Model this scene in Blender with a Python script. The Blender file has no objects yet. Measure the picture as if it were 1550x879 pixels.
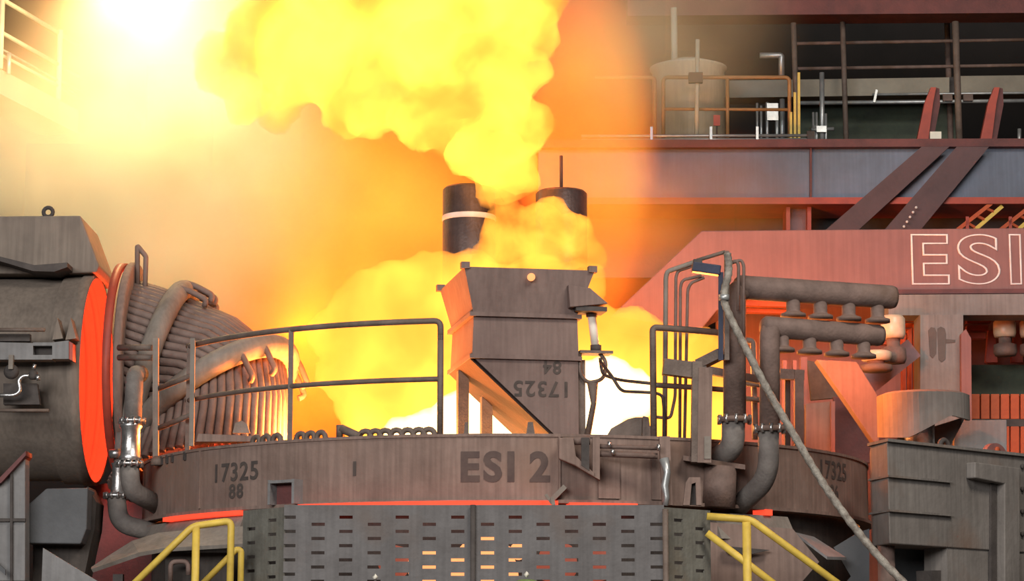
import bpy, bmesh, math, random
from mathutils import Vector, Matrix, noise as mnoise

# ---------------------------------------------------------------- camera
F_PX, W_PX, H_PX = 3750.0, 1550.0, 879.0
PITCH = math.radians(9.15)
CAM = Vector((0.0, 0.0, 1.7))
scene = bpy.context.scene
C = scene.collection
cam_data = bpy.data.cameras.new('camera')
cam_data.sensor_width = 36.0
cam_data.lens = F_PX * 36.0 / W_PX
cam_data.clip_end = 300
cam = bpy.data.objects.new('camera', cam_data)
cam.location = CAM
cam.rotation_euler = (math.pi / 2 + PITCH, 0, 0)
C.objects.link(cam)
scene.camera = cam

# ---------------------------------------------------------------- exposure, world, lights
scene.view_settings.view_transform = 'Standard'
scene.view_settings.look = 'None'
scene.view_settings.gamma = 1.0
scene.view_settings.use_curve_mapping = False
scene.view_settings.exposure = 0.0
scene.cycles.use_denoising = True
scene.cycles.volume_bounces = 2
scene.cycles.max_bounces = 4
scene.cycles.diffuse_bounces = 2
scene.cycles.glossy_bounces = 2
scene.cycles.transparent_max_bounces = 12
scene.cycles.volume_max_steps = 128
scene.cycles.volume_step_rate = 1.4
scene.cycles.sample_clamp_indirect = 6.0

world = bpy.data.worlds.new('hall_air')
scene.world = world
world.use_nodes = True
bg = world.node_tree.nodes['Background']
bg.inputs['Color'].default_value = (0.62, 0.70, 0.80, 1)
bg.inputs['Strength'].default_value = 0.06


def at(px, py, Y):
    """photo pixel -> point on that sight line at world depth Y"""
    dx = (px - W_PX / 2) / F_PX
    dy = (H_PX / 2 - py) / F_PX
    c, s = math.cos(PITCH), math.sin(PITCH)
    d = Vector((dx, c - dy * s, s + dy * c))
    return CAM + d * (Y / d.y)


def lamp(name, kind, loc, power, color, size=1.0, target=None, size_y=None):
    l = bpy.data.lights.new(name, kind)
    l.energy = power
    l.color = color
    if kind == 'AREA':
        l.shape = 'RECTANGLE'
        l.size = size
        l.size_y = size_y or size
    else:
        l.shadow_soft_size = size
    o = bpy.data.objects.new(name, l)
    o.location = loc
    if target is not None:
        o.rotation_euler = (Vector(target) - Vector(loc)).to_track_quat('-Z', 'Y').to_euler()
    C.objects.link(o)
    return o


# area light added behind the camera for the cool front light; aisle roof lamps
lamp('front_area_light', 'AREA', (-12, -12, 13), 12500, (0.97, 0.97, 0.97), 22, (0, 28, 4), 10)
lamp('aisle_roof_light', 'AREA', (9, 12, 19), 3200, (1.0, 0.93, 0.84), 8, (4, 31, 5), 5)
# point lights added for the fire's light, some set outside the flames
FIRE = (1.0, 0.23, 0.04)
FUME_FIRE = (1.0, 0.15, 0.02)
lamp('fire_light_mouth', 'POINT', at(760, 600, 29.2), 500, FIRE, 0.4)
lamp('fire_light_flank', 'POINT', at(485, 690, 28.4), 1500, (1.0, 0.20, 0.035), 0.15)
lamp('fire_light_side', 'POINT', at(1020, 580, 28.0), 700, FIRE, 0.3)
lamp('fire_light_rear', 'POINT', at(620, 430, 29.0), 60, FUME_FIRE, 0.3)
lamp('fire_light_wedge', 'POINT', at(455, 500, 30.2), 200, FUME_FIRE, 0.2)
lamp('fire_light_plume', 'POINT', at(620, 140, 30.2), 60, FUME_FIRE, 0.4)
lamp('fire_light_crest', 'POINT', at(780, 150, 29.7), 90, FUME_FIRE, 0.3)
lamp('bay_fill_light', 'POINT', at(1262, 505, 27.6), 230, (1.0, 0.17, 0.03), 0.1)  # added lamp hidden behind the manifold, no fire burns here
lamp('glare_light_in_fume', 'POINT', at(205, 2, 31.8), 1350, (1.0, 0.62, 0.27), 0.5)  # added for the white glare, whose source is unknown
lamp('duct_gap_light', 'POINT', at(172, 560, 29.2), 260, (1.0, 0.12, 0.04), 0.25)

# ---------------------------------------------------------------- helpers
WORLD_LOC = {}


class MB:
    """collects boxes, beams, tubes, prisms in world coordinates; build() links ONE mesh object"""

    def __init__(self):
        self.v, self.f, self.smooth = [], [], []

    def add(self, verts, faces, smooth=False):
        n = len(self.v)
        self.v += [Vector(p) for p in verts]
        self.f += [tuple(i + n for i in f) for f in faces]
        self.smooth += [smooth] * len(faces)
        return self

    def box(self, c, size, rotz=0.0, M=None):
        sx, sy, sz = [s / 2 for s in size]
        R = M or Matrix.Rotation(rotz, 3, 'Z')
        vs = [Vector(c) + R @ Vector((x * sx, y * sy, z * sz)) for z in (-1, 1) for y in (-1, 1) for x in (-1, 1)]
        return self.add(vs, [(0, 2, 3, 1), (4, 5, 7, 6), (0, 1, 5, 4), (2, 6, 7, 3), (0, 4, 6, 2), (1, 3, 7, 5)])

    def beam(self, a, b, w, h, up=(0, 0, 1)):
        a, b = Vector(a), Vector(b)
        d = (b - a).normalized()
        s = d.cross(Vector(up))
        if s.length < 1e-4:
            s = d.cross(Vector((0, 1, 0)))
        s.normalize()
        u = s.cross(d).normalized()
        vs = []
        for p in (a, b):
            for i, j in ((-1, -1), (1, -1), (1, 1), (-1, 1)):
                vs.append(p + s * (w / 2 * i) + u * (h / 2 * j))
        return self.add(vs, [(0, 1, 2, 3), (7, 6, 5, 4), (0, 4, 5, 1), (1, 5, 6, 2), (2, 6, 7, 3), (3, 7, 4, 0)])

    def tube(self, pts, r, n=10, caps=True, closed=False):
        """swept round tube; r is a number or one radius per point"""
        pts = [Vector(p) for p in pts]
        m = len(pts)
        rs = r if isinstance(r, (list, tuple)) else [r] * m
        vs, prev = [], None
        for i, p in enumerate(pts):
            if closed:
                t = pts[(i + 1) % m] - pts[i - 1]
            else:
                t = pts[min(i + 1, m - 1)] - pts[max(i - 1, 0)]
            t.normalize()
            if prev is None:
                ref = Vector((0, 0, 1)) if abs(t.z) < 0.9 else Vector((0, 1, 0))
                s = t.cross(ref).normalized()
            else:
                s = (prev - t * prev.dot(t)).normalized()
            prev = s
            u = t.cross(s).normalized()
            for k in range(n):
                a = 2 * math.pi * k / n
                vs.append(p + (s * math.cos(a) + u * math.sin(a)) * rs[i])
        fs = []
        for i in range(m if closed else m - 1):
            j = (i + 1) % m
            for k in range(n):
                k2 = (k + 1) % n
                fs.append((i * n + k, i * n + k2, j * n + k2, j * n + k))
        self.add(vs, fs, True)
        if caps and not closed:
            n0 = len(self.v) - len(vs)
            self.f += [tuple(n0 + k for k in reversed(range(n))), tuple(n0 + (m - 1) * n + k for k in range(n))]
            self.smooth += [False, False]
        return self

    def cyl(self, a, b, r, r2=None, n=20, caps=True):
        return self.tube([a, b], [r, r if r2 is None else r2], n, caps)

    def prism(self, poly, d):
        """planar polygon (world points) swept along vector d"""
        poly = [Vector(p) for p in poly]
        d = Vector(d)
        n = len(poly)
        vs = poly + [p + d for p in poly]
        fs = [tuple(range(n)), tuple(reversed(range(n, 2 * n)))]
        fs += [(i, i + n, (i + 1) % n + n, (i + 1) % n) for i in range(n)]
        return self.add(vs, fs)

    def plate(self, px, Y, thick):
        """outline given on the photo, standing upright at depth Y and really 'thick' deep"""
        return self.prism([at(x, y, Y) for x, y in px], (0, thick, 0))

    def lathe(self, prof, base, axis=(0, 0, 1), n=24):
        """prof = [(radius, height)...] around axis from base"""
        axis = Vector(axis).normalized()
        s = axis.cross(Vector((0, 1, 0)))
        if s.length < 1e-3:
            s = axis.cross(Vector((1, 0, 0)))
        s.normalize()
        u = axis.cross(s)
        base = Vector(base)
        vs, fs = [], []
        for r, h in prof:
            for k in range(n):
                a = 2 * math.pi * k / n
                vs.append(base + axis * h + (s * math.cos(a) + u * math.sin(a)) * r)
        for i in range(len(prof) - 1):
            for k in range(n):
                k2 = (k + 1) % n
                fs.append((i * n + k, i * n + k2, (i + 1) * n + k2, (i + 1) * n + k))
        return self.add(vs, fs, True)

    def build(self, name, mat, parent=None, bevel=0.0, angle=40):
        me = bpy.data.meshes.new(name)
        lo = Vector((min(p.x for p in self.v), min(p.y for p in self.v), min(p.z for p in self.v)))
        hi = Vector((max(p.x for p in self.v), max(p.y for p in self.v), max(p.z for p in self.v)))
        org = Vector(((lo.x + hi.x) / 2, (lo.y + hi.y) / 2, lo.z))
        me.from_pydata([p - org for p in self.v], [], self.f)
        bm = bmesh.new()
        bm.from_mesh(me)
        bmesh.ops.recalc_face_normals(bm, faces=bm.faces)
        bm.to_mesh(me)
        bm.free()
        if len(me.polygons) == len(self.smooth):
            me.polygons.foreach_set('use_smooth', self.smooth)
        me.materials.append(mat)
        o = bpy.data.objects.new(name, me)
        C.objects.link(o)
        place(o, org, parent)
        if bevel:
            b = o.modifiers.new('soft_edges', 'BEVEL')
            b.width = bevel
            b.segments = 2
            b.limit_method = 'ANGLE'
            b.angle_limit = math.radians(angle)
        return o


def place(o, org, parent=None):
    org = Vector(org)
    WORLD_LOC[o.name] = org
    if parent is not None:
        o.parent = parent
        o.location = org - WORLD_LOC[parent.name]
    else:
        o.location = org


def tag(o, label, cat, group=None, kind=None):
    if label:
        o['label'] = label
    if cat:
        o['category'] = cat
    if group:
        o['group'] = group
    if kind:
        o['kind'] = kind
    return o


def thing(name, loc, label, cat, group=None, kind=None):
    e = bpy.data.objects.new(name, None)
    e.empty_display_size = 0.2
    C.objects.link(e)
    place(e, loc)
    return tag(e, label, cat, group, kind)


def dup(o, org, parent=None, rot=None):
    c = o.copy()
    C.objects.link(c)
    place(c, org, parent)
    if rot is not None:
        c.rotation_euler = rot
    return c


def arc(center, a, b, r, a0, a1, n=8):
    """points on a circle spanned by unit vectors a, b"""
    return [Vector(center) + (Vector(a) * math.cos(t) + Vector(b) * math.sin(t)) * r
            for t in [a0 + (a1 - a0) * i / n for i in range(n + 1)]]


def rounded(pts, r, n=5):
    """round the inner corners of a polyline"""
    pts = [Vector(p) for p in pts]
    out = [pts[0]]
    for i in range(1, len(pts) - 1):
        p, a, b = pts[i], pts[i - 1], pts[i + 1]
        d1, d2 = (a - p), (b - p)
        k = min(r, d1.length * 0.48, d2.length * 0.48)
        q1, q2 = p + d1.normalized() * k, p + d2.normalized() * k
        for j in range(n + 1):
            t = j / n
            out.append(q1 * (1 - t) ** 2 + p * 2 * t * (1 - t) + q2 * t ** 2)
    out.append(pts[-1])
    return out


def text_mesh(body, size, bold=0.0, align='CENTER', spacing=1.0):
    cu = bpy.data.curves.new('lettering', 'FONT')
    cu.body = body
    cu.size = size
    cu.offset = bold
    cu.align_x = align
    cu.align_y = 'CENTER'
    cu.space_character = spacing
    cu.resolution_u = 4
    o = bpy.data.objects.new('lettering', cu)
    C.objects.link(o)
    bpy.context.view_layer.update()
    me = o.to_mesh()
    vs = [v.co.copy() for v in me.vertices]
    fs = [tuple(p.vertices) for p in me.polygons]
    o.to_mesh_clear()
    bpy.data.objects.remove(o)
    bpy.data.curves.remove(cu)
    return vs, fs


# ---------------------------------------------------------------- materials
def mat(name, c1, c2=None, rough=0.75, metal=0.0, scale=3.0, streak=0.0, bump=0.25, emit=None, estr=0.0, stain=None, spec=0.35):
    """dusty metal: two tones in noise, optional vertical runs, optional rust stains, fine relief"""
    m = bpy.data.materials.new(name)
    m.use_nodes = True
    nt = m.node_tree
    N, L = nt.nodes, nt.links
    b = N['Principled BSDF']
    b.inputs['Roughness'].default_value = rough
    b.inputs['Metallic'].default_value = metal
    b.inputs['Specular IOR Level'].default_value = spec
    c2 = c2 or tuple(x * 0.6 for x in c1)
    tc = N.new('ShaderNodeTexCoord')
    n1 = N.new('ShaderNodeTexNoise')
    n1.inputs['Scale'].default_value = scale
    n1.inputs['Detail'].default_value = 6
    n1.inputs['Roughness'].default_value = 0.62
    L.new(tc.outputs['Object'], n1.inputs['Vector'])
    r1 = N.new('ShaderNodeValToRGB')
    r1.color_ramp.elements[0].position = 0.34
    r1.color_ramp.elements[1].position = 0.68
    r1.color_ramp.elements[0].color = (*c2, 1)
    r1.color_ramp.elements[1].color = (*c1, 1)
    L.new(n1.outputs['Fac'], r1.inputs['Fac'])
    col = r1.outputs['Color']
    if streak:
        mp = N.new('ShaderNodeMapping')
        mp.inputs['Scale'].default_value = (15, 15, 0.7)
        L.new(tc.outputs['Object'], mp.inputs['Vector'])
        n2 = N.new('ShaderNodeTexNoise')
        n2.inputs['Scale'].default_value = 1.6
        n2.inputs['Detail'].default_value = 5
        L.new(mp.outputs['Vector'], n2.inputs['Vector'])
        r2 = N.new('ShaderNodeValToRGB')
        r2.color_ramp.elements[0].position = 0.38
        r2.color_ramp.elements[1].position = 0.62
        lo = 1 - streak * 0.6
        r2.color_ramp.elements[0].color = (lo, lo, lo, 1)
        r2.color_ramp.elements[1].color = (1, 1, 1, 1)
        L.new(n2.outputs['Fac'], r2.inputs['Fac'])
        mx = N.new('ShaderNodeMix')
        mx.data_type = 'RGBA'
        mx.blend_type = 'MULTIPLY'
        mx.inputs[0].default_value = 1.0
        L.new(col, mx.inputs[6])
        L.new(r2.outputs['Color'], mx.inputs[7])
        col = mx.outputs[2]
    if stain:
        n3 = N.new('ShaderNodeTexNoise')
        n3.inputs['Scale'].default_value = scale * 0.45
        n3.inputs['Detail'].default_value = 7
        L.new(tc.outputs['Object'], n3.inputs['Vector'])
        r3 = N.new('ShaderNodeValToRGB')
        r3.color_ramp.elements[0].position = 0.54
        r3.color_ramp.elements[1].position = 0.66
        r3.color_ramp.elements[0].color = (0, 0, 0, 1)
        r3.color_ramp.elements[1].color = (0.75, 0.75, 0.75, 1)
        L.new(n3.outputs['Fac'], r3.inputs['Fac'])
        mx = N.new('ShaderNodeMix')
        mx.data_type = 'RGBA'
        L.new(r3.outputs['Color'], mx.inputs[0])
        L.new(col, mx.inputs[6])
        mx.inputs[7].default_value = (*stain, 1)
        col = mx.outputs[2]
    L.new(col, b.inputs['Base Color'])
    if bump:
        n4 = N.new('ShaderNodeTexNoise')
        n4.inputs['Scale'].default_value = scale * 9
        n4.inputs['Detail'].default_value = 4
        L.new(tc.outputs['Object'], n4.inputs['Vector'])
        bp = N.new('ShaderNodeBump')
        bp.inputs['Strength'].default_value = bump
        bp.inputs['Distance'].default_value = 0.02
        L.new(n4.outputs['Fac'], bp.inputs['Height'])
        L.new(bp.outputs['Normal'], b.inputs['Normal'])
    if emit:
        b.inputs['Emission Color'].default_value = (*emit, 1)
        b.inputs['Emission Strength'].default_value = estr
    return m


M = dict(
    shell=mat('dusty_shell_plate', (0.27, 0.185, 0.15), (0.18, 0.118, 0.094), 0.8, scale=1.6, streak=0.35, stain=(0.20, 0.12, 0.085)),
    shell_low=mat('sooty_lower_shell', (0.075, 0.06, 0.05), (0.035, 0.028, 0.024), 0.85, scale=2.2, streak=0.3),
    dust=mat('dust_covered_steel', (0.26, 0.225, 0.19), (0.17, 0.14, 0.115), 0.85, scale=2.5, streak=0.2),
    duct=mat('duct_plate', (0.245, 0.195, 0.155), (0.165, 0.13, 0.105), 0.8, scale=1.4, streak=0.3, bump=0.06),
    dark=mat('sooty_dark_steel', (0.085, 0.07, 0.062), (0.04, 0.033, 0.03), 0.8, scale=3),
    pipe=mat('scaled_pipe_steel', (0.20, 0.132, 0.108), (0.11, 0.072, 0.058), 0.72, scale=4, stain=(0.13, 0.075, 0.05)),
    elbow=mat('dusty_pipe_elbow', (0.20, 0.175, 0.155), (0.12, 0.10, 0.09), 0.75, scale=4),
    tube=mat('cooling_tube_steel', (0.22, 0.155, 0.13), (0.14, 0.092, 0.075), 0.7, scale=5),
    hopper=mat('hopper_plate', (0.215, 0.148, 0.126), (0.155, 0.103, 0.088), 0.8, scale=1.4, streak=0.25),
    screen=mat('grey_screen_plate', (0.15, 0.138, 0.134), (0.105, 0.094, 0.09), 0.7, scale=2.4, streak=0.25, stain=(0.12, 0.09, 0.075)),
    screen2=mat('green_grey_screen_plate', (0.19, 0.18, 0.15), (0.12, 0.11, 0.09), 0.75, scale=3, streak=0.3, stain=(0.16, 0.12, 0.08)),
    yellow=mat('yellow_rail_paint', (0.72, 0.50, 0.08), (0.50, 0.33, 0.06), 0.5, scale=5, bump=0.1),
    rail=mat('brown_rail_steel', (0.17, 0.125, 0.10), (0.10, 0.07, 0.055), 0.65, scale=5),
    silver=mat('bright_coupling_metal', (0.70, 0.68, 0.66), (0.35, 0.32, 0.30), 0.32, 0.9, scale=6, bump=0.15),
    graphite=mat('graphite_electrode', (0.10, 0.085, 0.085), (0.055, 0.045, 0.045), 0.42, 0.3, scale=3, streak=0.3),
    whiteband=mat('pale_joint_band', (0.80, 0.74, 0.68), (0.62, 0.55, 0.50), 0.6, bump=0.05),
    red=mat('red_oxide_paint_and_firelight', (0.26, 0.115, 0.10), (0.21, 0.09, 0.08), 0.6, scale=1.3, streak=0.18, bump=0.1),
    redbright=mat('red_paint_and_glow', (0.42, 0.065, 0.035), (0.28, 0.045, 0.03), 0.55, scale=3, bump=0.1),
    reddark=mat('dark_red_paint_and_glow', (0.16, 0.05, 0.045), (0.10, 0.035, 0.033), 0.65, scale=3),
    purple=mat('purple_grey_strut', (0.19, 0.11, 0.12), (0.13, 0.08, 0.085), 0.65, scale=3),
    blueweb=mat('blue_grey_girder_paint', (0.15, 0.175, 0.24), (0.10, 0.11, 0.14), 0.6, scale=0.8, streak=0.15, bump=0.08),
    maroon=mat('brace_shadow_maroon', (0.115, 0.06, 0.062), (0.08, 0.043, 0.045), 0.65, scale=2),
    greycol=mat('grey_column_paint', (0.24, 0.215, 0.20), (0.17, 0.15, 0.135), 0.7, scale=1.8, streak=0.3, stain=(0.10, 0.085, 0.075)),
    greyplate=mat('cool_grey_plate', (0.23, 0.22, 0.215), (0.165, 0.155, 0.15), 0.72, scale=2, streak=0.2),
    bluegrey=mat('blue_grey_plate', (0.105, 0.105, 0.108), (0.075, 0.075, 0.077), 0.72, scale=2),
    tankbox=mat('housing_plate', (0.215, 0.19, 0.17), (0.15, 0.13, 0.115), 0.75, scale=1.6, streak=0.3, stain=(0.15, 0.09, 0.06)),
    corr=mat('orange_cladding_and_firelight', (0.52, 0.10, 0.03), (0.36, 0.065, 0.025), 0.7, scale=3),  # cladding colour; on the bay ribs it stands for firelight
    ceramic=mat('glazed_insulator', (0.66, 0.52, 0.36), (0.50, 0.38, 0.26), 0.3, scale=6, bump=0.05),
    green=mat('dull_green_panel', (0.06, 0.075, 0.045), (0.035, 0.04, 0.028), 0.7, scale=2),
    railhaze=mat('haze_tinted_rail', (0.42, 0.20, 0.07), (0.30, 0.14, 0.05), 0.6, scale=4, bump=0.1),  # orange haze over the rails put into their colour
    underside_shade=mat('shaded_underside', (0.035, 0.017, 0.012), (0.02, 0.010, 0.008), 0.85, scale=3),
    patch=mat('dark_column_patch', (0.12, 0.10, 0.088), (0.09, 0.075, 0.066), 0.8, scale=3),
    cream=mat('cream_tank_plate', (0.74, 0.62, 0.42), (0.55, 0.45, 0.30), 0.6, scale=2, streak=0.2),
    galv=mat('galvanised_pipe', (0.50, 0.50, 0.48), (0.32, 0.32, 0.31), 0.4, 0.6, scale=5, bump=0.08),
    concrete=mat('concrete_beam', (0.30, 0.26, 0.20), (0.21, 0.18, 0.14), 0.85, scale=1.6),
    wall=mat('hall_wall_cladding', (0.022, 0.017, 0.015), (0.012, 0.010, 0.009), 0.9, scale=0.6, bump=0),
    floor=mat('shop_floor', (0.10, 0.09, 0.08), (0.05, 0.045, 0.04), 0.85, scale=0.8),
    hose=mat('braided_hose_sheath', (0.42, 0.38, 0.32), (0.16, 0.13, 0.105), 0.6, 0.2, scale=14, bump=0.6),
    cable=mat('dark_cable', (0.07, 0.05, 0.045), (0.04, 0.03, 0.028), 0.6, scale=6),
    bluebox=mat('blue_switch_housing', (0.02, 0.026, 0.06), (0.012, 0.014, 0.03), 0.45, scale=5, bump=0.05),
    ink=mat('stencil_paint', (0.055, 0.043, 0.038), (0.085, 0.065, 0.055), 0.85, scale=9, bump=0),
    ink_ring=mat('faded_stencil_paint', (0.075, 0.05, 0.045), (0.105, 0.072, 0.06), 0.85, scale=7, bump=0),
    weld=mat('white_weld_line', (0.80, 0.70, 0.66), (0.62, 0.52, 0.48), 0.6, scale=9, bump=0),
    leaf=mat('pale_green_cap', (0.22, 0.30, 0.10), (0.12, 0.17, 0.06), 0.6, scale=8),
    whiteplate=mat('white_lamp_face', (0.80, 0.74, 0.62), (0.66, 0.60, 0.50), 0.5, bump=0),
    redlit=mat('red_lit_lining', (0.30, 0.04, 0.02), (0.22, 0.03, 0.015), 0.8, scale=4, emit=(1.0, 0.045, 0.014), estr=0.95),  # emission stands in for firelight on the duct lining
    seam=mat('glowing_seam', (0.3, 0.05, 0.02), (0.2, 0.03, 0.015), 0.8, scale=4, emit=(1.0, 0.06, 0.025), estr=1.3),
    dimslag=mat('cooling_slag', (0.12, 0.06, 0.05), (0.06, 0.03, 0.025), 0.9, scale=5, emit=(1.0, 0.22, 0.13), estr=0.30),
    slag=mat('glowing_slag', (0.3, 0.1, 0.03), (0.2, 0.05, 0.02), 0.9, scale=4, emit=(1.0, 0.36, 0.13), estr=1.5),
    bath=mat('molten_steel', (0.4, 0.2, 0.1), (0.4, 0.2, 0.1), 0.6, bump=0, emit=(1.0, 0.42, 0.12), estr=14.0),
)
# ================================================================ the hall shell
FLOOR_Z = 0.0
BACK_Y = 47.0
o = MB().box((0, 18, FLOOR_Z - 0.15), (44, 76, 0.3)).build('floor', M['floor'])
o['kind'] = 'structure'
o = MB().box((0, BACK_Y + 0.2, 12), (44, 0.4, 24)).build('wall_back', M['wall'])
o['kind'] = 'structure'
o = MB().box((21.8, 32, 12), (0.4, 30, 24)).build('wall_right', M['wall'])
o['kind'] = 'structure'
o = MB().box((-15.2, 38, 12), (0.4, 18, 24)).build('wall_left', M['wall'])
o['kind'] = 'structure'
o = MB().box((0, 36, 24.2), (44, 24, 0.4)).build('ceiling', M['wall'])
o['kind'] = 'structure'

# ================================================================ furnace body
RC = Vector((at(765, 700, 29).x, 29.0, 0))
RR = 4.2
Z_TOP = at(765, 656, 24.8).z
Z_BOT = at(765, 756, 24.8).z


def rp(phi, r, z):
    return Vector((RC.x + r * math.sin(phi), RC.y - r * math.cos(phi), z))


def px_of(p):
    d = Vector(p) - CAM
    c, s = math.cos(PITCH), math.sin(PITCH)
    depth = d.y * c + d.z * s
    return W_PX / 2 + F_PX * d.x / depth, H_PX / 2 - F_PX * (-d.y * s + d.z * c) / depth


def phi_at(px, r, z):
    lo, hi = -1.5, 1.5
    for _ in range(40):
        m = (lo + hi) / 2
        if px_of(rp(m, r, z))[0] < px:
            lo = m
        else:
            hi = m
    return (lo + hi) / 2


def z_at(px, py, r, z0=4.0):
    """height at which the furnace side of radius r meets that sight line"""
    phi = phi_at(px, r, z0)
    return at(px, py, rp(phi, r, 0).y).z


def band(mb, r0, r1, z0, z1, a0, a1, n=96, close=True):
    vs, fs = [], []
    for i in range(n + 1):
        a = a0 + (a1 - a0) * i / n
        vs += [rp(a, r0, z0), rp(a, r1, z0), rp(a, r1, z1), rp(a, r0, z1)]
    for i in range(n):
        k = i * 4
        for j in range(4):
            fs.append((k + j, k + (j + 1) % 4, k + 4 + (j + 1) % 4, k + 4 + j))
    fs += [(0, 1, 2, 3), (n * 4 + 3, n * 4 + 2, n * 4 + 1, n * 4)]
    mb.add(vs, fs)
    return mb


fur = thing('arc_furnace', (RC.x, RC.y, FLOOR_Z), 'round brown steel arc furnace body with stencilled numbers and dark letters on its band', 'furnace')
A_L, A_R = phi_at(222, RR, 3.9), phi_at(1318, RR, 3.9)
band(MB(), RR - 0.06, RR, Z_BOT, Z_TOP, -1.75, 1.75, 120).build('shell_band', M['shell'], fur)
# plate joints standing proud of the band
for px in (303, 845, 905, 930, 985):
    a = phi_at(px, RR, 3.9)
    mb = MB()
    w = {303: 0.02, 845: 0.02, 905: 0.20, 930: 0.05, 985: 0.12}[px]
    band(mb, RR, RR + 0.025, Z_BOT + 0.02, Z_TOP - (0.03 if px < 900 else 0.22), a, a + w / RR, 4)
    mb.build('joint_plate', M['shell'], fur)
# top lip and bottom lip
band(MB(), RR - 0.25, RR + 0.015, Z_TOP - 0.03, Z_TOP, -1.75, 1.75, 100).build('top_lip', M['shell'], fur)
band(MB(), RR - 0.1, RR + 0.05, Z_BOT - 0.035, Z_BOT, -1.75, 1.75, 100).build('bottom_lip', M['shell'], fur)
# glowing joint below the band, then the lower shell
band(MB(), RR - 0.4, RR + 0.09, Z_BOT - 0.085, Z_BOT - 0.04, phi_at(258, RR, 3.5), phi_at(372, RR, 3.5), 30).build('glowing_joint', M['seam'], fur)['label'] = 'red glowing joint under the furnace band'
band(MB(), RR - 0.4, RR + 0.14, Z_BOT - 0.11, Z_BOT - 0.018, phi_at(462, RR, 3.5), phi_at(842, RR, 3.5), 40).build('glowing_joint', M['seam'], fur)['label'] = 'red glowing joint under the furnace band'
band(MB(), RR - 0.4, RR + 0.10, Z_BOT - 0.10, Z_BOT - 0.03, phi_at(860, RR, 3.5), phi_at(960, RR, 3.5), 14).build('glowing_joint', M['seam'], fur)['label'] = 'red glowing joint under the furnace band'
band(MB(), RR - 0.4, RR + 0.06, Z_BOT - 0.09, Z_BOT - 0.03, phi_at(1152, RR, 3.5), phi_at(1163, RR, 3.5), 4).build('glowing_joint', M['seam'], fur)['label'] = 'red glowing joint under the furnace band'
band(MB(), RR - 0.5, RR - 0.12, 1.2, Z_BOT - 0.03, -1.75, 1.75, 80).build('lower_shell', M['shell_low'], fur)
# sloping skirt plates below the band on both flanks
for a0, a1 in ((phi_at(225, RR, 3.5), phi_at(372, RR, 3.5)), (phi_at(1078, RR, 3.5), phi_at(1190, RR, 3.5))):
    vs, fs, n = [], [], 16
    for i in range(n + 1):
        a = a0 + (a1 - a0) * i / n
        vs += [rp(a, RR + 0.02, Z_BOT - 0.09), rp(a, RR + 0.16, Z_BOT - 0.36), rp(a, RR + 0.10, Z_BOT - 0.36), rp(a, RR - 0.1, Z_BOT - 0.09)]
    for i in range(n):
        k = i * 4
        for j in range(4):
            fs.append((k + j, k + (j + 1) % 4, k + 4 + (j + 1) % 4, k + 4 + j))
    fs += [(0, 1, 2, 3), (n * 4 + 3, n * 4 + 2, n * 4 + 1, n * 4)]
    MB().add(vs, fs).build('skirt_plate', M['dust'], fur)
# roof annulus and the molten bath under it
vs, fs, n = [], [], 72
for i in range(n):
    a = 2 * math.pi * i / n
    vs += [rp(a, 2.75, Z_TOP - 0.12), rp(a, RR - 0.1, Z_TOP - 0.06)]
for i in range(n):
    j = (i + 1) % n
    fs.append((2 * i, 2 * i + 1, 2 * j + 1, 2 * j))
ro = MB().add(vs, fs).build('roof_plate', M['dark'], fur)
sm = ro.modifiers.new('thickness', 'SOLIDIFY')
sm.thickness = 0.05
MB().lathe([(0.0, 0), (2.7, 0), (2.7, -0.1), (0.0, -0.1)], (RC.x, RC.y, Z_TOP - 0.35), n=48).build('molten_bath', M['bath'], fur)['label'] = 'white-hot molten steel in the open furnace'

# cooling hoops along the rim
hoop_px = [388, 403, 419] + [455, 470, 486] + [553, 568, 583, 600, 617, 634, 649]
for i, px in enumerate(hoop_px):
    r = RR - 0.12
    a = phi_at(px, r, Z_TOP)
    t = Vector((math.cos(a), math.sin(a), 0))
    rad = Vector((math.sin(a), -math.cos(a), 0))
    ctr = rp(a, r, Z_TOP - 0.03)
    w = 0.052 if px < 540 else 0.06
    hgt = 0.10 if px < 540 else 0.09
    pts = [ctr - t * w, ctr - t * w + Vector((0, 0, hgt * 0.5))] + [ctr + t * (w * math.cos(q)) + Vector((0, 0, hgt * 0.5 + hgt * 0.55 * math.sin(q))) for q in [math.pi * (1 - k / 6) for k in range(1, 6)]] + [ctr + t * w + Vector((0, 0, hgt * 0.5)), ctr + t * w]
    MB().tube(pts, 0.03, 8).build('cooling_hoop', M['rail'], fur)
# stub block and bent pipe end on the rim
mb = MB()
mb.tube([at(514, 662, 25.2), at(514, 643, 25.2)], 0.035, 10)
mb.tube([at(516, 648, 25.2), at(545, 661, 25.15)], 0.045, 10)
mb.build('rim_stub', M['rail'], fur)
# notches at the outer end of the rim and a lifting ear
for px in (246, 254, 262, 281):
    a = phi_at(px, RR, 4.1)
    z = Z_TOP - 0.06
    MB().box(rp(a, RR + 0.01, z), (0.035, 0.03, 0.09), a).build('rim_slot', M['dark'], fur)
ear = MB().plate([(352, 655), (356, 640), (366, 636), (374, 642), (378, 655)], 27.0, 0.06).build('lifting_ear', M['dust'], fur)
mb = MB().plate([(297, 668), (300, 656), (395, 660), (398, 668)], 26.3, 0.2)
mb.build('rim_step_plate', M['shell'], fur)
for px, w in ((706, 0.03), (803, 0.05)):
    p = at(px, 662, 25.3)
    MB().prism([p + Vector((-w, 0, 0)), p + Vector((w, 0, 0)), p + Vector((w * 0.5, 0, 0.16)), p + Vector((-w * 0.5, 0, 0.16))], (0, 0.05, 0)).build('rim_ear', M['rail'], fur)
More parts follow.
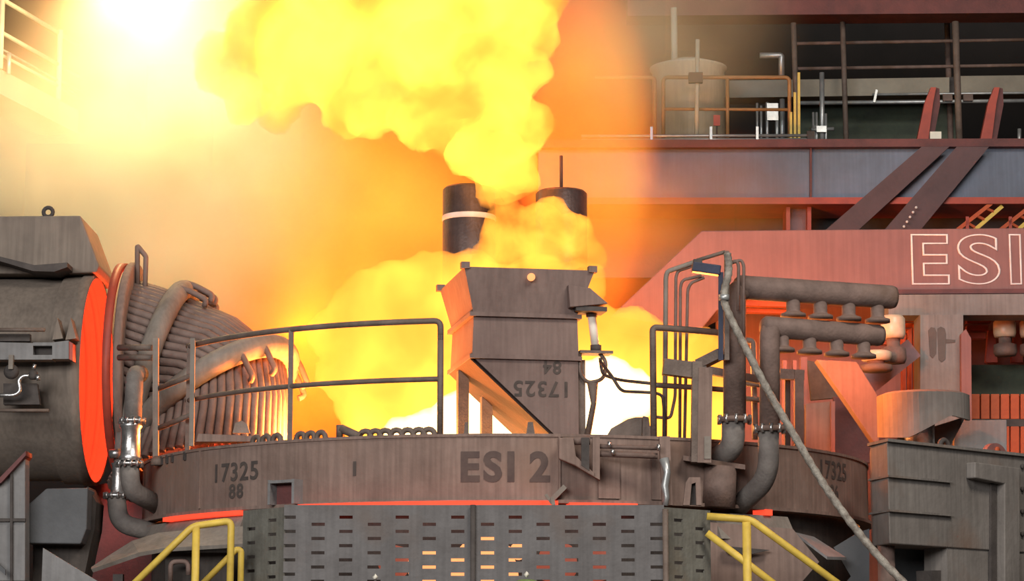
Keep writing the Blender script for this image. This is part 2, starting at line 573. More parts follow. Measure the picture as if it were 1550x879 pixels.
# boss and shelf where the water pipes enter
MB().cyl(at(1088, 768, 25.35), at(1090, 706, 25.35), 0.17, n=24).build('pipe_boss', M['pipe'], fur)
MB().prism([at(1034, 689, 25.05), at(1128, 703, 25.3), at(1128, 703, 25.75), at(1034, 689, 25.6)], (0, 0, -0.05)).build('pipe_shelf', M['pipe'], fur)
# square socket on the band
a = phi_at(438, RR, 3.7)
z0, z1 = z_at(438, 764, RR), z_at(438, 727, RR)
sock = MB()
for dz, sz, dx, sx in ((z1 - 0.02, 0.03, 0, 0.32), (0, 0, 0, 0)):
    if sz:
        sock.box(rp(a, RR + 0.07, dz), (sx, 0.16, sz), a)
sock.box(rp(a + 0.15 / RR, RR + 0.07, (z0 + z1) / 2), (0.03, 0.16, z1 - z0), a)
sock.box(rp(a - 0.15 / RR, RR + 0.07, (z0 + z1) / 2), (0.03, 0.16, z1 - z0), a)
so = sock.build('socket_frame', M['greyplate'], fur)
MB().box(rp(a, RR + 0.015, (z0 + z1) / 2), (0.28, 0.03, z1 - z0), a).build('socket_back', M['reddark'], so)


def band_text(body, px, py, h_px, bold, mt, spacing=1.0, r=RR + 0.006):
    phi = phi_at(px, RR, 3.9)
    zc = z_at(px, py, RR)
    p0, p1 = rp(phi, RR, zc), None
    m_per_px = (zc - z_at(px, py + 1, RR))
    cap = h_px * m_per_px
    vs, fs = text_mesh(body, cap / 0.70, bold, 'CENTER', spacing)
    yy = [v.y for v in vs]
    yc = (min(yy) + max(yy)) / 2
    MB().add([rp(phi + v.x / RR, r, zc + v.y - yc) for v in vs], fs).build('stencil_marking', mt, fur)['label'] = 'dark stencilled characters on the furnace band'


band_text('17325', 355, 714, 27, 0.006, M['ink'], 1.12)
band_text('88', 358, 743, 21, 0.006, M['ink'], 1.15)
band_text('1', 537, 709, 20, 0.008, M['ink'])
band_text('ESI', 738, 706, 43, 0.015, M['ink_ring'], 1.19)
band_text('2', 817, 706, 43, 0.015, M['ink_ring'])
band_text('17325', 1262, 712, 26, 0.006, M['ink'], 1.1)
band_text('86', 1262, 744, 20, 0.006, M['ink'], 1.1)

# clutter on the band beside the lettering: hydraulic bracket, lever, drip, hook plate
brk = thing('hinge_bracket', at(880, 725, 24.6), 'rusty hinge bracket with sloping gusset bolted to the furnace band under the hopper', 'bracket')
MB().cyl(at(853, 667, 24.72), at(893, 666, 24.72), 0.045, n=14).build('hinge_pin', M['pipe'], brk)
MB().plate([(846, 662), (868, 662), (872, 690), (900, 716), (900, 722), (870, 704), (846, 694)], 24.62, 0.10).build('gusset', M['shell'], brk, 0.01)
MB().plate([(880, 662), (892, 662), (892, 712), (880, 704)], 24.6, 0.10).build('web_plate', M['dark'], brk)
MB().plate([(897, 662), (908, 662), (908, 726), (897, 720)], 24.64, 0.10).build('side_plate', M['shell'], brk)
lev = thing('locking_lever', at(838, 762, 24.6), 'short angled locking lever on the furnace band beside the dark figure', 'lever')
MB().beam(at(836, 756, 24.76), at(856, 736, 24.74), 0.05, 0.05).build('lever_arm', M['dust'], lev)
MB().beam(at(826, 748, 24.62), at(836, 762, 24.62), 0.03, 0.03).build('pawl', M['dust'], lev)
MB().beam(at(836, 752, 24.6), at(838, 764, 24.6), 0.035, 0.035).build('pivot_leg', M['dust'], lev)
rail = thing('hydraulic_line', at(960, 690, 24.7), 'pair of thin hydraulic lines with bright fittings along the furnace rim', 'pipe')
MB().tube([at(898, 675, 24.7), at(995, 678, 24.75)], 0.022, 8).build('line', M['pipe'], rail)
MB().tube([at(898, 686, 24.7), at(995, 690, 24.75)], 0.03, 8).build('line', M['pipe'], rail)
MB().cyl(at(922, 668, 24.66), at(923, 677, 24.66), 0.018, n=8).build('fitting', M['silver'], rail)
MB().cyl(at(927, 680, 24.66), at(928, 688, 24.66), 0.02, n=8).build('fitting', M['silver'], rail)
MB().cyl(at(997, 672, 24.7), at(997, 682, 24.7), 0.018, n=8).build('fitting', M['silver'], rail)
tag(MB().tube([at(1005, 694, 24.72), at(1010, 715, 24.70), at(1006, 735, 24.70), at(1009, 752, 24.7), at(1007, 765, 24.7)], [0.05, 0.035, 0.04, 0.03, 0.03], 8).build('slag_drip', M['galv']),
    'pale lumpy slag drip running down the furnace band', 'slag')
post = MB().plate([(998, 660), (1014, 660), (1018, 764), (1003, 764)], 24.8, 0.12)
post.build('band_rib', M['shell'], fur)
hook = thing('hook_plate', at(1045, 765, 24.8), 'dark recessed hook plate on the furnace band by the yellow stair rail', 'bracket')
MB().plate([(1034, 764), (1038, 730), (1043, 722), (1060, 722), (1062, 764), (1054, 764), (1053, 730), (1047, 732), (1044, 764)], 24.72, 0.08).build('hook_frame', M['shell'], hook)
MB().plate([(1044, 764), (1047, 732), (1053, 731), (1054, 764)], 24.8, 0.02).build('hook_recess', M['dark'], hook)
# rim castings behind the lines
cast = MB()
cast.plate([(918, 660), (925, 648), (950, 634), (962, 631), (975, 631), (975, 660)], 25.6, 0.3)
tag(cast.build('rim_casting', M['rail'], None, 0.01), 'brown lumpy rim casting standing between hopper and railing', 'casting')
tag(MB().plate([(973, 629), (982, 631), (984, 645), (990, 645), (993, 672), (972, 672)], 25.4, 0.25).build('rim_clamp', M['rail'], None, 0.01), 'small stepped clamp block at the foot of the bent railing', 'clamp')

# ================================================================ guard rails on the furnace rim
RG = RR - 0.16


def rim_rail(px0, px1, y_top_px, y_mid_px, px_ref):
    zt = z_at(px_ref, y_top_px, RG)
    zm = z_at(px_ref, y_mid_px, RG)
    a0, a1 = phi_at(px0, RG, zt), phi_at(px1, RG, zt)
    return zt, zm, a0, a1


zt, zm, a0, a1 = rim_rail(285, 667, 486, 574, 640)
gr = thing('guard_rail', rp((a0 + a1) / 2, RG, Z_TOP), 'curved brown two-bar guard rail on the furnace rim in front of the flames', 'railing')
top = [rp(a0 + (a1 - a0) * i / 24, RG, zt) for i in range(25)]
pts = [rp(a0, RG, zt - 0.01)] + top[1:]
pts = rounded(top[:-1] + [rp(a1, RG, zt), rp(a1, RG, zt - 0.2)], 0.09)
MB().tube(pts, 0.032, 10).build('top_rail', M['rail'], gr)
MB().tube([rp(a0 + (a1 - a0) * i / 24, RG, zm) for i in range(25)], 0.028, 10).build('mid_rail', M['rail'], gr)
for px in (287, 441):
    a = phi_at(px, RG, zt)
    MB().beam(rp(a, RG, Z_TOP - 0.05), rp(a, RG, zt), 0.05, 0.05).build('post', M['rail'], gr)
MB().tube([rp(a1, RG, Z_TOP - 0.05), rp(a1, RG, zt - 0.15)], 0.032, 10).build('post', M['rail'], gr)

zt, zm, a0, a1 = rim_rail(988, 1100, 496, 583, 1000)
gr2 = thing('guard_rail', rp((a0 + a1) / 2, RG, Z_TOP), 'bent end of a brown guard rail behind the thin conduits', 'railing')
top = [rp(a0 + (a1 - a0) * i / 10, RG, zt) for i in range(11)]
MB().tube(rounded([rp(a0, RG, Z_TOP - 0.05), rp(a0, RG, zt)] + top[1:], 0.13), 0.034, 10).build('top_rail', M['rail'], gr2)
MB().tube([rp(a0 + (a1 - a0) * i / 10, RG, zm) for i in range(11)], 0.028, 10).build('mid_rail', M['rail'], gr2)
a = phi_at(1060, RG, zt)
MB().beam(rp(a1, RG, Z_TOP - 0.05), rp(a1, RG, zt), 0.05, 0.05).build('post', M['rail'], gr2)
# short rail with square posts beside the duct elbow
gr3 = thing('guard_rail', at(225, 690, 27.6), 'short guard rail with a thick post beside the duct elbow', 'railing')
MB().beam(at(236, 700, 27.2), at(236, 512, 27.2), 0.085, 0.06).build('post', M['dust'], gr3)
MB().beam(at(290, 675, 26.6), at(292, 512, 26.6), 0.05, 0.05).build('post', M['dust'], gr3)
MB().tube([at(180, 526, 27.6), at(232, 526, 27.25)], 0.035, 10).build('top_rail', M['rail'], gr3)
MB().tube([at(180, 541, 27.6), at(232, 541, 27.25)], 0.035, 10).build('mid_rail', M['rail'], gr3)
MB().tube([at(240, 588, 27.2), at(290, 568, 26.65)], 0.03, 10).build('low_rail', M['rail'], gr3)
MB().tube([at(240, 648, 27.2), at(290, 627, 26.65)], 0.03, 10).build('low_rail', M['rail'], gr3)
MB().lathe([(0.0, 0), (0.075, 0), (0.075, 0.06), (0.04, 0.1), (0, 0.1)], at(238, 704, 27.15), n=12).build('post_foot', M['rail'], gr3)

# ================================================================ electrodes
for px, Y, ytop, lab, grp in ((709, 29.0, 284, 'dark graphite electrode column with a white joint band, half hidden by flame', None),
                              (851, 29.8, 290, 'dark graphite electrode stub with a thin rod on top, half hidden by flame', None)):
    base = at(px, 700, Y)
    t = at(px, ytop, Y)
    el = thing('electrode', (base.x, Y, Z_TOP - 0.3), lab, 'electrode')
    r = 0.315
    h = t.z - (Z_TOP - 0.3)
    MB().lathe([(0, 0), (r, 0), (r, h - 0.03), (r - 0.03, h), (0, h)], (base.x, Y, Z_TOP - 0.3), n=40).build('column', M['graphite'], el)
    if px < 800:
        zb = at(px, 324, Y - r).z
        MB().lathe([(r, 0), (r + 0.008, 0.01), (r + 0.008, 0.055), (r, 0.065)], (base.x, Y, zb - 0.03), n=40).build('joint_band', M['whiteband'], el)
    else:
        MB().cyl((base.x, Y, t.z - 0.02), (base.x, Y, t.z + 0.45), 0.02, n=10).build('lifting_rod', M['dark'], el)

# ================================================================ charging hopper
HU = Vector((math.cos(math.radians(11)), math.sin(math.radians(11)), 0))   # along its front
HV = Vector((-HU.y, HU.x, 0))                                              # into the depth
FL = at(703, 404, 26.0)


def hz(py, Y=26.05):
    return at(760, py, Y).z


def hp(u, v, z):
    p = FL + HU * u + HV * v
    return Vector((p.x, p.y, z))


zt, z1, z2, z3 = FL.z, hz(474), hz(538), hz(668)
hop = thing('charging_hopper', hp(0.7, 0.8, Z_TOP), 'tall brown steel charging hopper with upside-down stencilled numbers in front of the fire', 'hopper')


def frustum(mb, u0, u1, v0, v1, za, U0, U1, V0, V1, zb, open_top=False):
    vs = [hp(u0, v0, za), hp(u1, v0, za), hp(u1, v1, za), hp(u0, v1, za), hp(U0, V0, zb), hp(U1, V0, zb), hp(U1, V1, zb), hp(U0, V1, zb)]
    fs = [(0, 3, 2, 1), (0, 1, 5, 4), (1, 2, 6, 5), (2, 3, 7, 6), (3, 0, 4, 7)]
    if not open_top:
        fs.append((4, 5, 6, 7))
    return mb.add(vs, fs)


fr = frustum(MB(), 0.12, 1.24, 0.10, 1.45, z1, 0.0, 1.42, 0.0, 1.58, zt, True).build('flared_mouth', M['hopper'], hop)
sm = fr.modifiers.new('thickness', 'SOLIDIFY')
sm.thickness = 0.03
frustum(MB(), 0.10, 1.26, 0.08, 1.47, z2, 0.12, 1.25, 0.10, 1.45, z1).build('middle_box', M['hopper'], hop)
for z in (z1, z2):
    mb = MB()
    mb.box((hp(0.68, 0.775, z)), (1.22, 1.45, 0.045), math.radians(11))
    mb.build('tier_flange', M['hopper'], hop)
# chute: slanting floor, straight back
zc = z3
mb = MB()
poly = [(0.11, z2), (1.255, z2), (1.26, zc), (1.10, zc)]
mb.prism([hp(u, 0.09, z) for u, z in poly], HV * 1.35)
mb.build('chute', M['hopper'], hop)
q = [hp(0.09, 0.10, z2 - 0.01), hp(0.09, 1.43, z2 - 0.01), hp(1.08, 1.43, zc), hp(1.08, 0.10, zc)]
MB().prism(q, (-0.012, 0, -0.012)).build('chute_floor', M['underside_shade'], hop)['label'] = 'sloping chute floor with shade put into its colour'  # near-black plate paints the shade under the hopper
for u, v in ((0.12, 0.95), (0.42, 1.15)):
    zz = z2 - 0.05
    MB().beam(hp(u + 0.03, v, Z_TOP - 0.1), hp(u + 0.03, v, zz), 0.12, 0.12, up=HV).build('leg', M['rail'], hop)
MB().beam(hp(1.30, 0.2, Z_TOP - 0.1), hp(1.30, 0.2, z2), 0.09, 0.12, up=HV).build('leg', M['rail'], hop)
# rim lugs, and an emissive disc in place of a bright hole
for u, v in ((0.01, 0.02), (1.40, 0.02), (0.0, 1.56)):
    MB().box(hp(u, v, zt + 0.02), (0.09, 0.09, 0.07), math.radians(11)).build('rim_lug', M['hopper'], hop)
mb = MB()
c = hp(0.72, -0.01, zt - 0.09)
MB().lathe([(0, 0), (0.042, 0), (0.042, 0.03), (0, 0.03)], c, -HV, 14).build('rim_disc', M['slag'], hop)['label'] = 'glowing round disc drawn as a hole under the hopper rim'
# protective box and air cylinder on its flank
mb = MB()
mb.prism([hp(u, -0.05, z) for u, z in ((1.12, hz(428)), (1.36, hz(432)), (1.56, hz(455)), (1.14, hz(462)))], HV * 0.5)
mb.build('guard_hood', M['hopper'], hop, 0.008)
MB().box(hp(1.38, 0.12, hz(463)), (0.34, 0.3, 0.05), math.radians(11)).build('hood_shelf', M['dark'], hop)
ac = MB().cyl(hp(1.42, 0.15, hz(470)), hp(1.46, 0.15, hz(517)), 0.045, n=14).build('air_cylinder', M['whiteplate'], hop)
ac['label'] = 'pale air cylinder on the hopper flank'
for za, zb, r in ((462, 472, 0.06), (515, 524, 0.06)):
    MB().cyl(hp(1.42 + (za > 500) * 0.045, 0.15, hz(za)), hp(1.42 + (za > 500) * 0.045, 0.15, hz(zb)), r, n=14).build('end_cap', M['dark'], ac)
MB().box(hp(1.45, 0.15, hz(527)), (0.36, 0.22, 0.03), math.radians(11)).build('cylinder_bracket', M['rail'], hop)
# loop bracket and stay under the cylinder
MB().tube(rounded([hp(1.28, 0.12, hz(528)), hp(1.28, 0.12, hz(560)), hp(1.36, 0.12, hz(574)), hp(1.55, 0.12, hz(568)), hp(1.57, 0.12, hz(540)), hp(1.50, 0.12, hz(528))], 0.1), 0.022, 8).build('loop_bracket', M['rail'], hop)
MB().tube([hp(1.42, 0.12, hz(574)), hp(1.43, 0.12, hz(605)), hp(1.36, 0.12, hz(655))], [0.06, 0.03, 0.035], 8).build('stay_rod', M['rail'], hop)


def hopper_text(body, u, py, h_px):
    cap = h_px * (hz(500) - hz(501))
    vs, fs = text_mesh(body, cap / 0.70, 0.004, 'CENTER', 1.12)
    yy = [v.y for v in vs]
    yc = (min(yy) + max(yy)) / 2
    z0 = hz(py)
    MB().add([hp(u - v.x, 0.078 if py < 545 else 0.083, z0 - (v.y - yc)) for v in vs], fs).build('stencil_marking', M['ink'], hop)['label'] = 'upside-down dark stencilled digits on the hopper'


hopper_text('84', 0.97, 552, 19)
hopper_text('17325', 0.86, 585, 23)

# hoses from the cylinder to the railing
tag(MB().tube(rounded([hp(1.50, 0.1, hz(535)), hp(1.52, 0.1, hz(560)), at(935, 575, 26.0), at(985, 580, 25.6)], 0.2, 8), 0.018, 8).build('air_hose', M['cable']), 'upper slack air hose between hopper cylinder and railing', 'hose')
tag(MB().tube(rounded([hp(1.50, 0.1, hz(540)), at(928, 572, 26.0), at(940, 592, 26.0), at(987, 594, 25.6)], 0.25, 8), 0.018, 8).build('air_hose', M['cable']), 'lower slack air hose between hopper cylinder and railing', 'hose')
tag(MB().tube(rounded([at(990, 594, 25.6), at(1003, 598, 25.6), at(1006, 630, 25.6), at(1005, 660, 25.5)], 0.1, 5), 0.016, 8).build('air_hose', M['cable']), 'short curled air hose hanging behind the thin conduits', 'hose')

# ================================================================ slotted heat screens
def screen(pA, pB, z_bot, z_top, cols, first_odd, mt, label, thick=0.02, slot_w=0.125, slot_h=0.03, pitch=0.1335, z_first=0.115):
    """upright plate from pA to pB (xy) with staggered slots cut through; cols = slot centres along it in metres"""
    pA, pB = Vector((pA.x, pA.y, 0)), Vector((pB.x, pB.y, 0))
    L = (pB - pA).length
    d = (pB - pA).normalized()
    nrm = Vector((d.y, -d.x, 0))
    t = thing('slotted_heat_screen', (pA + pB) / 2 + Vector((0, 0, z_bot)), label, 'screen', 'slotted heat screens')
    xs = [0.0]
    slots = []
    for i, c in enumerate(cols):
        xs += [max(c - slot_w / 2, 0.001), min(c + slot_w / 2, L - 0.001)]
    xs.append(L)
    mb = MB()

    def quad(x0, x1, za, zb):
        # one strip of plate, both faces
        a, b = pA + d * x0, pA + d * x1
        vs = [(a.x, a.y, za), (b.x, b.y, za), (b.x, b.y, zb), (a.x, a.y, zb)]
        n = nrm * -thick
        vs += [(x + n.x, y + n.y, z) for x, y, z in vs]
        mb.add(vs, [(0, 1, 2, 3), (7, 6, 5, 4), (0, 4, 5, 1), (1, 5, 6, 2), (2, 6, 7, 3), (3, 7, 4, 0)])
    for i in range(len(xs) - 1):
        x0, x1 = xs[i], xs[i + 1]
        if x1 - x0 < 0.002:
            continue
        if i % 2 == 0:
            quad(x0, x1, z_bot, z_top)
        else:
            k = (i - 1) // 2
            off = z_first + (pitch / 2 if (k + first_odd) % 2 else 0)
            zhi = z_top
            z = z_top - off
            while z > z_bot + 1.0:
                quad(x0, x1, z + slot_h / 2, zhi)
                zhi = z - slot_h / 2
                z -= pitch
            quad(x0, x1, z_bot, zhi)
    mb.build('slotted_plate', mt, t)
    return t, d, nrm


YS = 23.4
p1, p2, p3 = at(430, 765, YS), at(716, 764, YS), at(1005, 765, YS)
zs = p2.z
pxm = (p3.x - p1.x) / 575.0
tA, dA, nA = screen(p1, p2, FLOOR_Z, zs, [(x - 430) * pxm for x in (438, 482, 524, 567, 609, 650, 693)], 0, M['screen'], 'wide grey slotted heat screen below the stencilled number 17325')
tB, dB, nB = screen(p2, p3, FLOOR_Z, zs, [(x - 716) * pxm for x in (738, 780, 822, 865, 907, 950, 994)], 1, M['screen'], 'wide grey slotted heat screen below the hopper')
pl, pr = at(368, 776, YS + 0.45), at(1075, 775, YS + 0.45)
tC, dC, nC = screen(pl, p1, FLOOR_Z, zs - 0.02, [0.13, 0.45], 1, M['screen2'], 'narrow greenish slotted screen wing beside the stair rail under the stencilled number')
tD, dD, nD = screen(p3, pr, FLOOR_Z, zs - 0.02, [0.2, 0.5], 0, M['screen2'], 'narrow greenish slotted screen wing with an orange-lit edge pole')
MB().cyl((p2.x, YS - 0.03, 0), (p2.x, YS - 0.03, zs), 0.025, n=10).build('edge_pole', M['dark'], tA)
MB().cyl((p3.x + 0.01, YS - 0.03, 0), (p3.x + 0.01, YS - 0.03, zs - 0.04), 0.028, n=10).build('edge_pole', M['rail'], tD)
# glowing slag heaped behind the screens
random.seed(4)
for px, py, rr, lab in ((655, 862, 0.26, 'glowing slag heap seen through the screen slots'), (738, 858, 0.30, 'brighter glowing slag heap seen through slots by the pole'), (786, 832, 0.09, 'small glowing slag lump seen through slots under the letters')):
    bm = bmesh.new()
    bmesh.ops.create_icosphere(bm, subdivisions=3, radius=rr)
    for v in bm.verts:
        v.co *= 1 + 0.25 * mnoise.noise(v.co * 5 + Vector((px, 0, 0)))
        v.co.y *= 0.5
    p = at(px, py, 24.05)
    mb = MB()
    mb.add([v.co + p for v in bm.verts], [tuple(x.index for x in f.verts) for f in bm.faces], True)
    bm.free()
    tag(mb.build('slag_lump', M['slag']), lab, 'slag')
for px, py, rr, lab in ((598, 850, 0.16, 'dull red slag lump seen through slots under the stencilled digit'), (842, 852, 0.2, 'dull red slag lump seen through slots below the hinge bracket'), (905, 852, 0.18, 'small dull red slag lump seen through slots below the hydraulic lines')):
    bm = bmesh.new()
    bmesh.ops.create_icosphere(bm, subdivisions=3, radius=rr)
    for v in bm.verts:
        v.co *= 1 + 0.25 * mnoise.noise(v.co * 6 + Vector((px, 0, 0)))
        v.co.y *= 0.5
    p = at(px, py, 24.05)
    mb = MB()
    mb.add([v.co + p for v in bm.verts], [tuple(x.index for x in f.verts) for f in bm.faces], True)
    bm.free()
    tag(mb.build('slag_lump', M['dimslag']), lab, 'slag')
# foot plinth under the slag
tag(MB().box((at(720, 870, 24.05).x, 24.1, 1.35), (2.6, 0.5, 2.7)).build('slag_ledge', M['shell_low'], None, 0.02), 'sooty ledge behind the screens carrying glowing slag', 'ledge')

# ================================================================ yellow stair rails
def yrail(label, tubes, base, kind=None):
    t = thing('stair_rail', base, label, 'railing', 'yellow stair rails')
    for nm, pts, r in tubes:
        MB().tube(rounded(pts, 0.06, 5), r, 12).build(nm, M['yellow'], t)
    return t


Y0 = 23.0
down = lambda px, Y: (at(px, 879, Y).x, Y, 1.6)
yrail('yellow stair rail descending below the stencilled number', [
    ('top_rail', [at(150, 935, Y0), at(292, 796, Y0), at(350, 788, Y0 + 0.05), Vector((at(350, 788, Y0 + 0.05).x, Y0 + 0.05, 1.9))], 0.033),
    ('post', [at(297, 797, Y0), Vector((at(297, 797, Y0).x, Y0, 1.9))], 0.036),
], down(250, Y0))
yrail('second yellow stair rail just inside the one below the stencilled number', [
    ('top_rail', [at(290, 900, Y0 + 0.5), at(358, 831, Y0 + 0.5), at(365, 833, Y0 + 0.5), Vector((at(365, 833, Y0 + 0.5).x, Y0 + 0.5, 1.9))], 0.03),
], down(340, Y0 + 0.5))
yrail('yellow stair rail descending below the flanged water pipes', [
    ('top_rail', [at(1070, 781, Y0 + 0.7), at(1136, 786, Y0 + 0.7), at(1330, 928, Y0 + 0.7)], 0.035),
    ('mid_rail', [at(1070, 806, Y0 + 0.7), at(1200, 905, Y0 + 0.7)], 0.035),
    ('post', [at(1130, 790, Y0 + 0.68), Vector((at(1130, 790, Y0 + 0.68).x, Y0 + 0.68, 1.7))], 0.042),
], down(1150, Y0 + 0.7))
# low spiky cap with a pale light in front of the screen
cap = thing('beacon_lamp', at(797, 879, 22.6), 'small green-brown beacon cap with a pale diamond light before the screen', 'beacon')
MB().lathe([(0.0, 0.06), (0.06, 0.055), (0.13, 0.03), (0.16, 0.0), (0.16, -0.05), (0, -0.05)], at(797, 886, 22.6), n=10).build('cap_dome', M['leaf'], cap)
MB().lathe([(0.0, 0.03), (0.028, 0.0), (0.0, -0.03)], at(797, 869, 22.58), n=4).build('light', M['whiteplate'], cap)
MB().cyl((at(797, 879, 22.6).x, 22.6, 0), at(797, 886, 22.6) - Vector((0, 0, 0.04)), 0.03, n=10).build('pole', M['dark'], cap)
cap = thing('beacon_light', at(568, 879, 22.6), 'pale diamond-shaped light on a thin pole before the screen', 'beacon')
MB().lathe([(0.0, 0.03), (0.028, 0.0), (0.0, -0.03)], at(568, 873, 22.58), n=4).build('light', M['whiteplate'], cap)
MB().cyl((at(568, 879, 22.58).x, 22.58, 0), at(568, 876, 22.58), 0.012, n=8).build('pole', M['dark'], cap)
# ================================================================ exhaust duct
DM = at(147, 575, 29.0)
X = Vector((1, 0, 0))
duct = thing('exhaust_duct', (DM.x - 2, 29, DM.z - 1.25), 'huge dusty cylindrical exhaust duct with a red glowing mouth', 'duct')
MB().lathe([(1.20, 0.0), (1.245, 0.0), (1.245, -0.12), (1.225, -0.14), (1.225, -0.34), (1.19, -0.36), (1.19, -6.5)], DM, X, 72).build('duct_shell', M['duct'], duct)
MB().lathe([(1.20, 0.0), (1.18, -0.02), (1.18, -0.9), (0.0, -0.9)], DM, X, 64).build('red_lit_lining', M['redlit'], duct)['label'] = 'red firelit inside of the duct mouth'
for k in range(3):
    MB().lathe([(1.18, -0.12 - 0.14 * k), (1.15, -0.14 - 0.14 * k), (1.15, -0.18 - 0.14 * k), (1.18, -0.20 - 0.14 * k)], DM, X, 64).build('lining_ring', M['redlit'], duct)
# hood plates over the duct
MB().prism([at(x, y, 28.5) for x, y in ((-30, 327), (122, 326), (150, 402), (146, 412), (98, 414), (-30, 414))], (0, 1.2, 0)).build('duct_hood', M['duct'], duct, 0.02)
MB().prism([at(x, y, 28.15) for x, y in ((-30, 384), (0, 388), (52, 401), (102, 397), (102, 404), (82, 411), (50, 410), (0, 395), (-30, 390))], (0, 0.45, 0)).build('hood_visor', M['dark'], duct)
mb = MB()
c = at(73, 321, 28.6)
mb.tube([c + Vector((0.055 * math.cos(a), 0, 0.055 * math.sin(a))) for a in [2 * math.pi * k / 14 for k in range(14)]], 0.024, 8, closed=True)
mb.box(c + Vector((0, 0, -0.075)), (0.16, 0.05, 0.05))
mb.build('lifting_eye', M['dark'], duct)

# frame in front of the duct
YF = 27.45
fr = thing('duct_clamp_frame', at(55, 545, YF), 'grey clamp frame with a dark slot in front of the big duct', 'frame')
mb = MB()
for poly in ([(-30, 517), (50, 519), (50, 544), (-30, 544)], [(79, 518), (104, 515), (104, 543), (79, 543)], [(50, 518), (79, 518), (79, 523), (50, 523)], [(50, 537), (79, 537), (79, 544), (50, 544)]):
    mb.plate(poly, YF, 0.22)
mb.build('box_beam', M['greyplate'], fr)
MB().plate([(49, 522), (80, 522), (80, 538), (49, 538)], YF + 0.12, 0.05).build('slot_back', M['dark'], fr)
MB().plate([(104, 516), (110, 519), (110, 546), (104, 543)], YF + 0.02, 0.22).build('end_plate', M['redbright'], fr)  # red light from the duct put into the plate colour
for x in (87, 107):
    MB().plate([(x - 8, 514), (x, 481), (x + 8, 512)], YF + 0.06, 0.25).build('gusset', M['duct'], fr)
MB().tube([at(-20, 499, YF - 0.1), at(68, 499, YF - 0.1)], 0.022, 8).build('guide_bar', M['rail'], fr)
MB().plate([(-20, 505), (45, 505), (45, 516), (-20, 516)], YF + 0.1, 0.1).build('guide_plate', M['dark'], fr)
MB().lathe([(0, 0), (0.08, 0), (0.085, 0.04), (0.05, 0.07), (0, 0.07)], at(18, 563, YF + 0.05), (0, -1, 0), 20).build('clamp_wheel', M['dark'], fr)
MB().box(at(17, 548, YF - 0.02), (0.05, 0.06, 0.16)).build('clamp_arm', M['dust'], fr)
MB().tube([at(-20, 621, YF), at(74, 621, YF)], 0.02, 8).build('lower_bar', M['rail'], fr)
MB().plate([(5, 580), (56, 580), (60, 612), (5, 612)], YF + 0.1, 0.1).build('valve_plate', M['dark'], fr)
vh = thing('valve_hose', at(30, 600, YF - 0.1), 'silver S-shaped hose with a bright valve fitting before the big duct', 'hose')
MB().tube(rounded([at(-20, 598, YF - 0.1), at(22, 598, YF - 0.1), at(31, 592, YF - 0.1), at(28, 575, YF - 0.1), at(36, 568, YF - 0.1), at(46, 569, YF - 0.1)], 0.1, 6), 0.024, 10).build('hose', M['silver'], vh)
MB().lathe([(0, 0), (0.04, 0), (0.05, 0.03), (0.05, 0.08), (0.03, 0.1), (0, 0.1)], at(50, 574, YF - 0.1), n=12).build('valve_body', M['dark'], vh)
MB().cyl(at(50, 559, YF - 0.1), at(53, 551, YF - 0.1), 0.02, n=10).build('valve_handle', M['silver'], vh)
MB().cyl(at(55, 572, YF - 0.12), at(60, 571, YF - 0.12), 0.035, n=10).build('fitting', M['silver'], vh)

# column, weight plate and deflector below
col = thing('duct_support_column', (at(20, 879, 26.4).x, 26.5, FLOOR_Z), 'grey plated column with a slanting head brace under the duct', 'column')
MB().prism([at(x, y, 26.4) for x, y in ((-30, 760), (2, 727), (38, 690), (38, 879), (-30, 879))], (0, 0.25, 0)).build('column_plate', M['greyplate'], col, 0.01)
MB().prism([at(x, y, 26.3) for x, y in ((-30, 734), (0, 722), (39, 682), (39, 689), (2, 730), (-30, 744))], (0, 0.35, 0)).build('head_brace', M['reddark'], col)
MB().plate([(15, 715), (19, 712), (19, 879), (15, 879)], 26.36, 0.05).build('rib', M['dark'], col)
MB().plate([(-30, 784), (38, 784), (38, 789), (-30, 789)], 26.37, 0.05).build('rib', M['dark'], col)
MB().box((at(5, 860, 26.5).x, 26.55, 1.4), (0.36, 0.3, 2.8)).build('column_foot', M['shell_low'], col)
MB().plate([(-20, 836), (8, 862), (8, 870), (-20, 846)], 26.2, 0.04).build('edge_strip', M['bluegrey'], col)
wp = thing('counterweight_block', at(88, 825, 26.8), 'flat grey clipped-corner counterweight block below the duct', 'block')
MB().prism([at(x, y, 26.72) for x, y in ((70, 739), (133, 738), (131, 800), (122, 823), (40, 822), (42, 764))], (0, 0.45, 0)).build('face_block', M['bluegrey'], wp, 0.015)
MB().prism([at(x, y, 27.0) for x, y in ((133, 736), (146, 760), (143, 800), (136, 830), (126, 879), (50, 879), (50, 800))], (0, 0.5, 0)).build('rear_block', M['shell_low'], wp)
MB().box((at(85, 870, 27.1).x, 27.15, 1.35), (0.7, 0.45, 2.7)).build('pedestal', M['shell_low'], wp)
dp = thing('deflector_plate', (at(100, 879, 24.4).x, 24.4, 0), 'pale triangular deflector plate standing before the counterweight', 'plate')
MB().prism([at(x, y, 24.4) for x, y in ((62, 905), (65, 829), (185, 902))], (0, 0.05, 0)).build('plate', M['greyplate'], dp)
MB().box((at(110, 879, 24.4).x, 24.45, 1.25), (0.7, 0.05, 2.5)).build('stand', M['shell_low'], dp)
